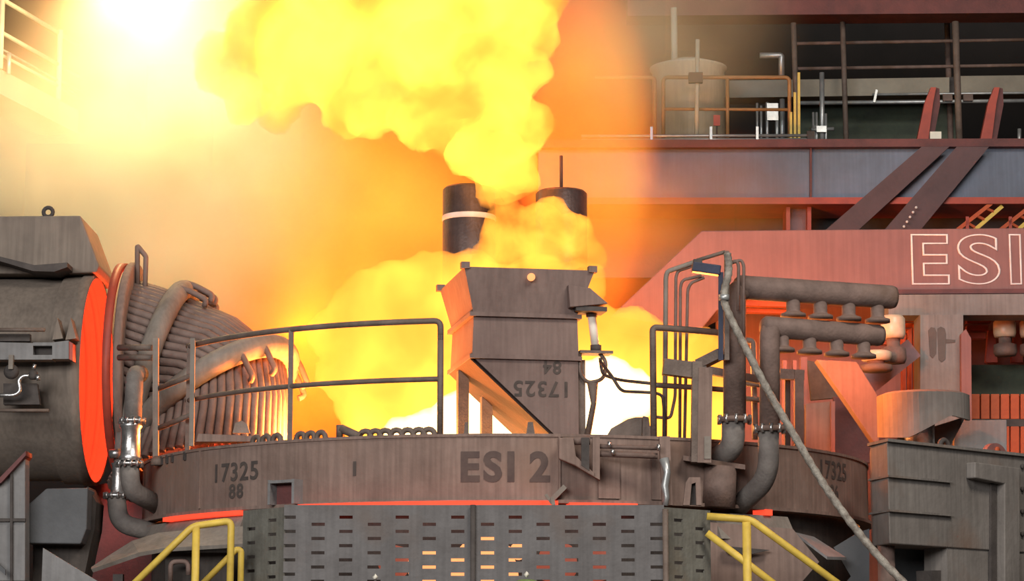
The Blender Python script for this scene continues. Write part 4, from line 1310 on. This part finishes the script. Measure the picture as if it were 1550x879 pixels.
# ================================================================ crane girder and gallery behind
YB = 38.0
gd = thing('crane_girder', at(1000, 300, YB), 'long blue-grey box girder with dark red flanges crossing behind the smoke', 'girder')
MB().prism([at(x, y, YB) for x, y in ((815, 222.5), (1700, 220), (1700, 300), (815, 301))], (0, 0.9, 0)).build('web', M['blueweb'], gd)
MB().prism([at(x, y, YB - 0.15) for x, y in ((815, 211.5), (1700, 209), (1700, 221), (815, 223.5))], (0, 4.2, 0)).build('top_flange', M['reddark'], gd)
MB().prism([at(x, y, YB - 0.15) for x, y in ((815, 299), (1700, 298), (1700, 308), (815, 309))], (0, 1.2, 0)).build('bottom_flange', M['redbright'], gd)
MB().plate([(1226, 222), (1229, 222), (1229, 299), (1226, 299)], YB - 0.06, 0.06).build('stiffener', M['reddark'], gd)
gc = thing('girder_column', at(1208, 400, YB), 'dull red column under the blue-grey girder', 'column')
MB().plate([(1190, 313), (1196, 313), (1196, 420), (1190, 420)], YB + 0.05, 0.5).build('column_flange', M['redbright'], gc)
MB().plate([(1222, 313), (1228, 313), (1228, 420), (1222, 420)], YB + 0.05, 0.5).build('column_flange', M['redbright'], gc)
MB().plate([(1196, 313), (1222, 313), (1222, 420), (1196, 420)], YB + 0.25, 0.1).build('column_web', M['purple'], gc)
tag(MB().plate([(815, 306), (1700, 306), (1700, 420), (815, 420)], YB + 1.25, 0.1).build('gallery_panel', M['bluegrey']), 'blue-grey wall panel below the girder', 'panel')
for pts, lab in (([(1395, 222), (1437, 222), (1295, 352), (1245, 352)], 'maroon bar shaped as a brace shadow over the girder beside its stiffener'),
                 ([(1448, 222), (1497, 222), (1390, 352), (1335, 352)], 'maroon bar shaped as a brace shadow over the girder with a row of pale dots')):
    t = thing('brace_shadow_bar', at(pts[2][0], 346, YB - 0.3), lab, 'brace', 'maroon brace shadows')
    MB().prism([at(x, y, YB - 0.3) for x, y in pts], (0, 0.12, 0)).build('shadow_plate', M['maroon'], t)  # solid maroon plates draw the shadow bands of the red braces
    if pts[0][0] > 1400:
        b0 = None
        for k in range(5):
            p = at(1368 + k * 4.6, 343 - k * 7.2, YB - 0.42)
            if b0 is None:
                b0 = MB().lathe([(0, 0), (0.02, 0), (0.02, 0.03), (0, 0.03)], p, (0, -1, 0), 8).build('bolt', M['weld'], t)  # pale discs drawn for spots of light
                off = WORLD_LOC[b0.name] - p
            else:
                dup(b0, p + off, t)
for x0, lab in ((1455, 'orange lattice stair stringer under the girder beside the maroon shadow bar'), (1520, 'orange lattice stair stringer under the girder farther from the maroon shadow bar')):
    t = thing('stair_stringer', at(x0, 346, YB - 0.1), lab, 'stringer', 'orange stair stringers')
    MB().beam(at(x0 - 6, 348, YB - 0.1), at(x0 + 45, 308, YB - 0.1), 0.05, 0.06).build('chord', M['corr'], t)
    MB().beam(at(x0 + 18, 350, YB - 0.05), at(x0 + 62, 312, YB - 0.05), 0.05, 0.06).build('chord', M['yellow'], t)
    for k in range(3):
        MB().beam(at(x0 + 8 + 14 * k, 337 - 11 * k, YB - 0.1), at(x0 + 22 + 14 * k, 345 - 12 * k, YB - 0.05), 0.04, 0.04).build('lattice_bar', M['corr'], t)
    MB().beam(at(x0 + 9, 350, YB - 0.1), at(x0 + 9, 328, YB - 0.1), 0.05, 0.05).build('lattice_bar', M['redbright'], t)

ZG = at(1200, 210.5, YB - 0.15).z      # deck level on top of the girder


def deck(px, Y):
    return Vector((at(px, 205, Y).x, Y, ZG))


# ---------------------------------------------------------------- walkway on the girder
tk = thing('cream_tank', at(1045, 210, 39.6), 'cream round tank with a shallow cone lid behind the walkway rail', 'tank')
tb = deck(1043, 39.9)
tt = at(1043, 108, 39.9)
MB().lathe([(0, 0), (0.60, 0), (0.60, tt.z - tb.z), (0.64, tt.z - tb.z + 0.02), (0.64, tt.z - tb.z + 0.05), (0.2, tt.z - tb.z + 0.2), (0, tt.z - tb.z + 0.22)], tb, Z, 36).build('tank_shell', M['cream'], tk)
MB().cyl(at(1021, 104, 39.9), at(1020, 12, 39.9), 0.055, n=12).build('vent_pipe', M['cream'], tk)
wr = thing('walkway_rail', at(1100, 210, 38.6), 'tube rail, orange haze put into its colour, on the walkway before the cream tank', 'railing')
YW = 38.5
MB().tube(rounded([deck(1004, YW), at(1004, 117, YW), at(1195, 117, YW), deck(1195, YW)], 0.08), 0.032, 8).build('top_rail', M['railhaze'], wr)
MB().tube([at(1004, 165, YW), at(1195, 166, YW)], 0.026, 8).build('mid_rail', M['railhaze'], wr)
MB().tube([deck(1101, YW), at(1101, 117, YW)], 0.03, 8).build('post', M['railhaze'], wr)
wr2 = thing('walkway_rail', at(980, 210, YW), 'short end of a tube rail half lost in the orange smoke', 'railing')
MB().tube(rounded([at(900, 117, YW), at(991, 117, YW), deck(991, YW)], 0.08), 0.032, 8).build('top_rail', M['railhaze'], wr2)
mp = thing('mast_pole', at(1054, 212, 38.3), 'slim pale pole with a small box before the cream tank', 'pole')
MB().cyl(deck(1054, 38.3), at(1056, 60, 38.3), 0.035, n=10).build('pole', M['cream'], mp)
MB().box(at(1053, 118, 38.25), (0.22, 0.12, 0.16)).build('junction_box', M['dark'], mp)
gp = thing('yellow_gate_post', at(1203, 212, 38.3), 'bright yellow upright gate bars beside the walkway rail', 'post')
for x, y0 in ((1197, 170), (1203, 140), (1209, 110)):
    MB().beam(deck(x, 38.3), at(x, y0, 38.3), 0.04, 0.04).build('gate_bar', M['yellow'], gp)
pp = thing('girder_pipe', at(1090, 212, 38.0), 'pair of pale pipes lying along the girder walkway', 'pipe')
MB().tube([at(880, 206, 37.95), at(1222, 205, 37.95)], 0.025, 8).build('pipe', M['galv'], pp)
MB().tube([at(880, 212, 37.95), at(1222, 211, 37.95)], 0.025, 8).build('pipe', M['galv'], pp)
for x in (986, 1076, 1146):
    MB().beam(deck(x, 37.9), at(x, 192, 37.9), 0.05, 0.04).build('pipe_stand', M['galv'], pp)
MB().box(at(1227, 206, 37.95), (0.12, 0.1, 0.14)).build('end_box', M['dark'], pp)
rs = thing('red_tag_plate', at(1085, 190, 38.3), 'small red plate on the walkway below the tank', 'sign')
MB().plate([(1080, 174), (1090, 174), (1090, 190), (1080, 190)], 38.3, 0.03).build('plate', M['redbright'], rs)
MB().cyl(deck(1085, 38.33), at(1085, 176, 38.33), 0.015, n=8).build('stem', M['dark'], rs)
va = thing('valve_station', at(1165, 212, 39.0), 'cluster of galvanised valve pipes behind the walkway rail', 'valves')
for x, y0, r in ((1146, 156, 0.02), (1152, 160, 0.02), (1161, 155, 0.025), (1176, 158, 0.03), (1184, 150, 0.04)):
    MB().cyl(deck(x, 39.0), at(x, y0, 39.0), r, n=10).build('valve_pipe', M['galv'], va)
MB().box(at(1169, 170, 39.0), (0.18, 0.1, 0.28)).build('valve_box', M['galv'], va)
MB().tube(rounded([at(1150, 84, 39.4), at(1183, 84, 39.4), at(1183, 118, 39.4)], 0.03), 0.05, 8).build('bent_pipe', M['galv'], va)
va2 = thing('valve_station', at(1245, 212, 39.2), 'pale valve pipes standing under the long beam', 'valves')
for x, y0, r in ((1231, 170, 0.02), (1236, 170, 0.02), (1244, 110, 0.04), (1250, 172, 0.02), (1232, 190, 0.03)):
    MB().cyl(deck(x, 39.2), at(x, y0, 39.2), r, n=10).build('valve_pipe', M['galv'], va2)
MB().box(at(1243, 196, 39.15), (0.16, 0.1, 0.1)).build('valve_box', M['galv'], va2)
MB().tube([at(1228, 196, 39.15), at(1262, 195, 39.15)], 0.03, 8).build('valve_arm', M['galv'], va2)
cb = thing('long_beam', at(1400, 145, 41.0), 'long tan beam crossing the dark hall with clamped cables below', 'beam')
MB().prism([at(x, y, 41.0) for x, y in ((1090, 122), (1437, 117), (1437, 143), (1090, 148))], (0, 0.5, 0)).build('beam_body', M['concrete'], cb)
MB().prism([at(x, y, 41.05) for x, y in ((1452, 115), (1720, 112), (1720, 139), (1452, 141))], (0, 0.5, 0)).build('beam_body', M['concrete'], cb)
MB().prism([at(x, y, 41.2) for x, y in ((1437, 117), (1452, 115), (1452, 141), (1437, 143))], (0, 0.3, 0)).build('beam_splice', M['dark'], cb)
MB().tube([at(1205, 156, 40.9), at(1700, 151, 40.9)], 0.035, 8).build('cable_pipe', M['galv'], cb)
MB().tube([at(1320, 143, 40.9), at(1700, 139, 40.9)], 0.022, 8).build('cable_pipe', M['galv'], cb)
MB().beam(at(1323, 155, 40.85), at(1327, 136, 40.85), 0.04, 0.04).build('hanger', M['galv'], cb)
for x in (1434, 1465):
    MB().box(at(x, 148, 40.85), (0.16, 0.08, 0.12)).build('cable_clamp', M['pipe'], cb)
for y0, y1, lab in ((66, 57, 'upper thin horizontal rail in the dark hall above the tan beam'), (104, 96, 'lower thin horizontal rail in the dark hall above the tan beam')):
    tag(MB().tube([at(1205, y0, 41.0), at(1720, y1, 41.0)], 0.03, 8).build('hall_rail', M['pipe']), lab, 'rail')
for x, y0, y1, r, Yd, m, lab in ((1204, 35, 212, 0.045, 38.8, 'rail', 'thin rusty pole rising beside the yellow gate bars'),
                               (1278, 20, 214, 0.045, 40.5, 'rail', 'dim brown pole crossing the tan beam beside the valve pipes'),
                               (1436, 20, 215, 0.05, 41.9, 'pipe', 'dim grey pole behind the splice of the tan beam'),
                               (1449, 33, 216, 0.055, 38.6, 'rail', 'rusty pole standing on the girder between the red braces')):
    tag(MB().cyl(deck(x + 3, Yd), at(x - 3, y0, Yd), r, n=10).build('steel_pole', M[m]), lab, 'pole')
for dx, lab in ((0, 'bright red raking brace on the girder beside a small white plate'), (96, 'bright red raking brace on the girder beyond the rusty pole')):
    t = thing('raking_brace', at(1400 + dx, 216, 38.6), lab, 'brace', 'red raking braces')
    MB().prism([at(x + dx, y, 38.5) for x, y in ((1386, 221), (1400, 155), (1409, 132), (1417, 132), (1412, 158), (1404, 221))], (0, 0.12, 0)).build('brace_flange', M['redbright'], t)
    MB().prism([at(x + dx, y, 38.6) for x, y in ((1403, 221), (1411, 156), (1416, 132), (1422, 134), (1423, 158), (1411, 221))], (0, 0.3, 0)).build('brace_web', M['reddark'], t)
tag(MB().plate([(1408, 199), (1425, 199), (1425, 213), (1408, 213)], 38.1, 0.05).build('white_plate', M['whiteplate']), 'small white plate at the foot of a red brace', 'plate')
tag(MB().cyl(deck(1542, 38.6), at(1543, 195, 38.6), 0.03, n=10).build('short_stub', M['galv']), 'short pale stub pipe on the girder beyond the red braces', 'pipe')
tag(MB().prism([at(x, y, 40.0) for x, y in ((950, -60), (1720, -60), (1720, 18), (950, 24))], (0, 0.6, 0)).build('roof_girder', M['reddark']), 'dark brown-red roof girder crossing above the dark hall', 'girder')
tag(MB().plate([(1200, 150), (1450, 148), (1450, 229), (1200, 229)], 41.9, 0.1).build('dim_panel', M['green']), 'dim olive panel in the dark hall under the tan beam', 'panel')

# ================================================================ gallery in the upper corner
gd_dir = Vector((0.26, 1.0, 0)).normalized()
gal = thing('corner_gallery', at(0, 105, 33.5), 'pale gallery edge with sloping rails in the glare', 'gallery')
G0 = at(0, 104, 33.5)


def gline(px, py, a=-1.0, b=2.6):
    p = at(px, py, 33.5)
    return [p + gd_dir * a, p + gd_dir * b]


p, q = gline(0, 104)
MB().prism([p, q, q - Z * 0.35, p - Z * 0.35], (-0.6, 0.15, 0)).build('edge_beam', M['concrete'], gal)
for y, r in ((-3, 0.035), (48, 0.032), (73, 0.016), (82, 0.024)):
    p, q = gline(0, y)
    MB().tube([p, q], r, 8).build('rail', M['cream'] if y != 73 else M['galv'], gal)
for t in (0.0, 1.9):
    p = G0 + gd_dir * t
    MB().cyl(p, p + Z * 1.05, 0.04, n=10).build('post', M['cream'], gal)
MB().cyl(at(13, 112, 33.6), at(14, 80, 33.6), 0.03, n=10).build('bracket', M['galv'], gal)
# ================================================================ fire and fume
tex_big = bpy.data.textures.new('billow_big', 'CLOUDS')
tex_big.noise_scale = 0.55
tex_big.noise_depth = 2
tex_small = bpy.data.textures.new('billow_small', 'CLOUDS')
tex_small.noise_scale = 0.2
tex_small.noise_depth = 2


def flame_material(name, color, s_lo, s_hi, sigma, z_lo, z_hi, k_lo, k_hi, nscale=1.3):
    """self-luminous burning gas: emission follows turbulence and is hottest near the bath"""
    m = bpy.data.materials.new(name)
    m.use_nodes = True
    nt = m.node_tree
    N, L = nt.nodes, nt.links
    N.remove(N['Principled BSDF'])
    out = N['Material Output']
    geo = N.new('ShaderNodeNewGeometry')
    nz = N.new('ShaderNodeTexNoise')
    nz.inputs['Scale'].default_value = nscale
    nz.inputs['Detail'].default_value = 3
    nz.inputs['Distortion'].default_value = 0.4
    L.new(geo.outputs['Position'], nz.inputs['Vector'])
    mr = N.new('ShaderNodeMapRange')
    mr.interpolation_type = 'SMOOTHSTEP'
    mr.inputs['From Min'].default_value = 0.35
    mr.inputs['From Max'].default_value = 0.66
    mr.inputs['To Min'].default_value = s_lo
    mr.inputs['To Max'].default_value = s_hi
    L.new(nz.outputs['Fac'], mr.inputs['Value'])
    sp = N.new('ShaderNodeSeparateXYZ')
    L.new(geo.outputs['Position'], sp.inputs['Vector'])
    mz = N.new('ShaderNodeMapRange')
    mz.interpolation_type = 'SMOOTHSTEP'
    mz.inputs['From Min'].default_value = z_lo
    mz.inputs['From Max'].default_value = z_hi
    mz.inputs['To Min'].default_value = k_lo
    mz.inputs['To Max'].default_value = k_hi
    L.new(sp.outputs['Z'], mz.inputs['Value'])
    mu = N.new('ShaderNodeMath')
    mu.operation = 'MULTIPLY'
    L.new(mr.outputs['Result'], mu.inputs[0])
    L.new(mz.outputs['Result'], mu.inputs[1])
    ms = N.new('ShaderNodeMath')
    ms.operation = 'MULTIPLY'
    ms.inputs[1].default_value = sigma
    L.new(mu.outputs[0], ms.inputs[0])
    em = N.new('ShaderNodeEmission')
    em.inputs['Color'].default_value = (*color, 1)
    L.new(ms.outputs[0], em.inputs['Strength'])
    ab = N.new('ShaderNodeVolumeAbsorption')
    ab.inputs['Color'].default_value = (0, 0, 0, 1)
    ab.inputs['Density'].default_value = sigma
    ad = N.new('ShaderNodeAddShader')
    L.new(em.outputs[0], ad.inputs[0])
    L.new(ab.outputs[0], ad.inputs[1])
    L.new(ad.outputs[0], out.inputs['Volume'])
    m.cycles.volume_step_rate = 1.0
    return m


def flame(name, blobs, material, label, cat, voxel=0.085, big=0.32, small=0.12, depth=0.8):
    """billowing body grown from overlapping puffs; blobs = (px, py, radius_px, Y)"""
    bm = bmesh.new()
    for px, py, rpx, Y in blobs:
        p = at(px, py, Y)
        r = rpx * Y / F_PX
        mtx = Matrix.Translation(p) @ Matrix.Diagonal((1, depth, 1, 1))
        bmesh.ops.create_icosphere(bm, subdivisions=3, radius=r, matrix=mtx)
    mb = MB()
    mb.add([v.co.copy() for v in bm.verts], [tuple(v.index for v in f.verts) for f in bm.faces], True)
    bm.free()
    o = mb.build(name, material)
    r = o.modifiers.new('merge_puffs', 'REMESH')
    r.mode = 'VOXEL'
    r.voxel_size = voxel
    r.use_smooth_shade = True
    for nm, tx, st in (('billow', tex_big, big), ('curl', tex_small, small)):
        d = o.modifiers.new(nm, 'DISPLACE')
        d.texture = tx
        d.texture_coords = 'GLOBAL'
        d.strength = st
        d.mid_level = 0.5
    return tag(o, label, cat, kind='stuff')


FC = (1.0, 0.33, 0.035)
m_low = flame_material('flame_over_bath', FC, 2.3, 4.0, 3.0, 4.2, 5.8, 1.35, 0.9, 1.2)
m_core = flame_material('flame_white_core', (1.0, 0.62, 0.28), 5.0, 7.5, 4.0, 4.2, 5.2, 1.2, 0.8, 1.4)
m_plume = flame_material('flame_plume', FC, 1.6, 5.0, 2.6, 5.5, 9.5, 1.0, 1.15, 1.0)
m_wisp = flame_material('flame_wisp', FC, 1.3, 3.6, 3.6, 5.0, 9.0, 1.0, 1.0, 2.2)
YL = 28.4
flame('furnace_flame', [
    (505, 505, 42, YL), (500, 560, 25, YL), (560, 480, 62, YL), (560, 570, 62, YL), (610, 450, 58, YL), (575, 630, 62, YL), (650, 520, 90, YL), (650, 620, 80, YL),
    (665, 430, 50, YL), (720, 430, 55, YL), (740, 560, 100, YL), (740, 640, 70, YL), (800, 450, 70, YL), (830, 570, 100, YL), (840, 640, 70, YL), (880, 430, 42, YL),
    (915, 550, 85, YL), (930, 630, 70, YL), (955, 520, 60, YL), (1000, 550, 65, YL), (1005, 625, 70, YL), (1055, 545, 52, YL), (1065, 620, 60, YL)],
    m_low, 'roaring yellow and white flame pouring out of the open furnace', 'flame')
flame('white_hot_flame', [(690, 625, 38, 27.8), (740, 600, 50, 27.8), (800, 615, 48, 27.8), (850, 590, 55, 27.8), (915, 590, 50, 27.8), (960, 600, 40, 27.8), (900, 635, 40, 27.8), (700, 655, 40, 27.8), (780, 655, 40, 27.8), (850, 655, 40, 27.8), (600, 655, 25, 27.8), (640, 645, 28, 27.8)],
      m_core, 'white-hot flame core licking up beneath the hopper', 'flame', 0.07, 0.25, 0.1)
flame('flame_wisp', [(760, 355, 36, 27.9), (800, 365, 45, 27.9), (850, 365, 42, 27.9), (885, 385, 32, 27.9), (770, 320, 24, 27.9), (815, 325, 26, 27.9), (730, 395, 30, 28), (835, 318, 24, 29.2), (850, 345, 30, 29.2), (800, 342, 36, 27.9), (872, 352, 32, 27.9), (758, 378, 38, 27.9), (838, 385, 40, 27.9)],
      m_wisp, 'curling orange-yellow flame wisps before the electrodes', 'flame', 0.07, 0.3, 0.15)
flame('flame_plume', [
    (735, 285, 28, 28.2), (775, 255, 50, 28.2), (720, 235, 48, 28.4), (780, 190, 62, 28.6), (690, 195, 60, 28.8), (640, 170, 58, 29.0), (740, 120, 80, 29.0),
    (800, 110, 40, 29.0), (660, 110, 75, 29.2), (570, 150, 62, 29.4), (520, 165, 45, 29.6), (590, 60, 80, 29.6), (500, 95, 70, 29.8), (700, 30, 90, 29.6),
    (785, 40, 60, 29.4), (815, -10, 50, 29.6), (510, 10, 85, 30.0), (620, -40, 90, 30.0), (440, 110, 60, 30.2), (450, 40, 60, 30.2), (420, 170, 30, 30.2), (760, -60, 80, 30.0), (500, -70, 90, 30), (400, 60, 70, 30.6), (345, 95, 58, 31.0), (375, 145, 42, 30.8)],
    m_plume, 'thick billowing yellow flame plume rising from the electrodes', 'flame', 0.1, 0.4, 0.16)


# ---------------------------------------------------------------- fume: scattering haze lit by the fire and the lamps
def haze(name, blobs, lo, hi, res, dens, color, aniso, nscale, namp, label):
    """blobs = (center, radii, weight, inner); a voxel fog filled from soft ellipsoids and turbulence"""
    me = bpy.data.meshes.new(name)
    o = bpy.data.objects.new(name, me)
    C.objects.link(o)
    m = bpy.data.materials.new(name + '_fog')
    m.use_nodes = True
    nt = m.node_tree
    nt.nodes.remove(nt.nodes['Principled BSDF'])
    at_ = nt.nodes.new('ShaderNodeAttribute')
    at_.attribute_name = 'density'
    mu = nt.nodes.new('ShaderNodeMath')
    mu.operation = 'MULTIPLY'
    mu.inputs[1].default_value = dens
    nt.links.new(at_.outputs['Fac'], mu.inputs[0])
    sc = nt.nodes.new('ShaderNodeVolumeScatter')
    sc.inputs['Color'].default_value = (*color, 1)
    sc.inputs['Anisotropy'].default_value = aniso
    nt.links.new(mu.outputs[0], sc.inputs['Density'])
    nt.links.new(sc.outputs[0], nt.nodes['Material Output'].inputs['Volume'])
    g = bpy.data.node_groups.new(name + '_field', 'GeometryNodeTree')
    g.interface.new_socket('Geometry', in_out='OUTPUT', socket_type='NodeSocketGeometry')
    N, L = g.nodes, g.links
    out = N.new('NodeGroupOutput')
    vc = N.new('GeometryNodeVolumeCube')
    vc.inputs['Min'].default_value = lo
    vc.inputs['Max'].default_value = hi
    for k, v in zip(('Resolution X', 'Resolution Y', 'Resolution Z'), res):
        vc.inputs[k].default_value = v
    pos = N.new('GeometryNodeInputPosition')
    total = None
    for ctr, rad, w, inner in blobs:
        s = N.new('ShaderNodeVectorMath')
        s.operation = 'SUBTRACT'
        L.new(pos.outputs[0], s.inputs[0])
        s.inputs[1].default_value = ctr
        d = N.new('ShaderNodeVectorMath')
        d.operation = 'DIVIDE'
        L.new(s.outputs[0], d.inputs[0])
        d.inputs[1].default_value = rad
        ln = N.new('ShaderNodeVectorMath')
        ln.operation = 'LENGTH'
        L.new(d.outputs[0], ln.inputs[0])
        mr = N.new('ShaderNodeMapRange')
        mr.interpolation_type = 'SMOOTHSTEP'
        mr.inputs['From Min'].default_value = inner
        mr.inputs['From Max'].default_value = 1.0
        mr.inputs['To Min'].default_value = w
        mr.inputs['To Max'].default_value = 0.0
        L.new(ln.outputs['Value'], mr.inputs['Value'])
        if total is None:
            total = mr.outputs[0]
        else:
            a = N.new('ShaderNodeMath')
            a.operation = 'MAXIMUM'
            L.new(total, a.inputs[0])
            L.new(mr.outputs[0], a.inputs[1])
            total = a.outputs[0]
    nz = N.new('ShaderNodeTexNoise')
    nz.inputs['Scale'].default_value = nscale
    nz.inputs['Detail'].default_value = 4
    L.new(pos.outputs[0], nz.inputs['Vector'])
    nr = N.new('ShaderNodeMapRange')
    nr.inputs['From Min'].default_value = 0.3
    nr.inputs['From Max'].default_value = 0.7
    nr.inputs['To Min'].default_value = 1 - namp
    nr.inputs['To Max'].default_value = 1 + namp
    L.new(nz.outputs['Fac'], nr.inputs['Value'])
    mm = N.new('ShaderNodeMath')
    mm.operation = 'MULTIPLY'
    L.new(total, mm.inputs[0])
    L.new(nr.outputs[0], mm.inputs[1])
    L.new(mm.outputs[0], vc.inputs['Density'])
    sm = N.new('GeometryNodeSetMaterial')
    sm.inputs['Material'].default_value = m
    L.new(vc.outputs[0], sm.inputs['Geometry'])
    L.new(sm.outputs[0], out.inputs[0])
    md = o.modifiers.new('fog_field', 'NODES')
    md.node_group = g
    me.materials.append(m)
    return tag(o, label, 'smoke', kind='stuff')


def el(px, py, Y, rx, ry, rz, w=1.0, inner=0.2):
    return (at(px, py, Y), (rx, ry, rz), w, inner)


haze('fume_haze', [
    el(260, 240, 33.0, 3.1, 3.0, 2.5, 1.0, 0.35), el(240, 70, 33.5, 2.6, 2.6, 2.4, 1.0, 0.3), el(60, 260, 32.5, 2.8, 2.5, 2.0, 1.0, 0.3), el(240, 420, 32.0, 2.4, 1.8, 1.6, 0.9, 0.3),
    el(360, 110, 31.0, 2.0, 1.9, 2.0, 1.0, 0.1), el(970, 40, 34.5, 2.6, 2.6, 2.0, 0.7, 0.1), el(620, 30, 33.5, 3.5, 2.5, 1.9, 0.8, 0.3)],
    (-9.5, 28.5, 3.5), (5.0, 37.0, 14.5), (116, 68, 88), 0.65, (0.98, 0.68, 0.40), 0.1, 0.75, 0.75, 'beige fume cloud drifting beside the big duct and above')
haze('fire_fume', [
    el(550, 330, 30.9, 2.3, 1.9, 2.3, 1.5, 0.4), el(470, 540, 30.6, 1.5, 1.6, 1.9, 1.2, 0.4), el(380, 420, 31.0, 2.2, 1.6, 1.7, 0.8, 0.1),
    el(885, 230, 31.0, 1.05, 1.6, 2.9, 1.5, 0.55), el(960, 370, 31.8, 1.3, 1.8, 1.3, 0.8, 0.1), el(1050, 310, 33.5, 2.0, 2.0, 1.1, 0.6, 0.0)],
    (-6.0, 28.6, 3.6), (4.6, 35.6, 11.6), (106, 70, 80), 1.25, (0.66, 0.165, 0.03), 0.1, 0.9, 0.7, 'orange fire-lit fume wrapped around the flames')
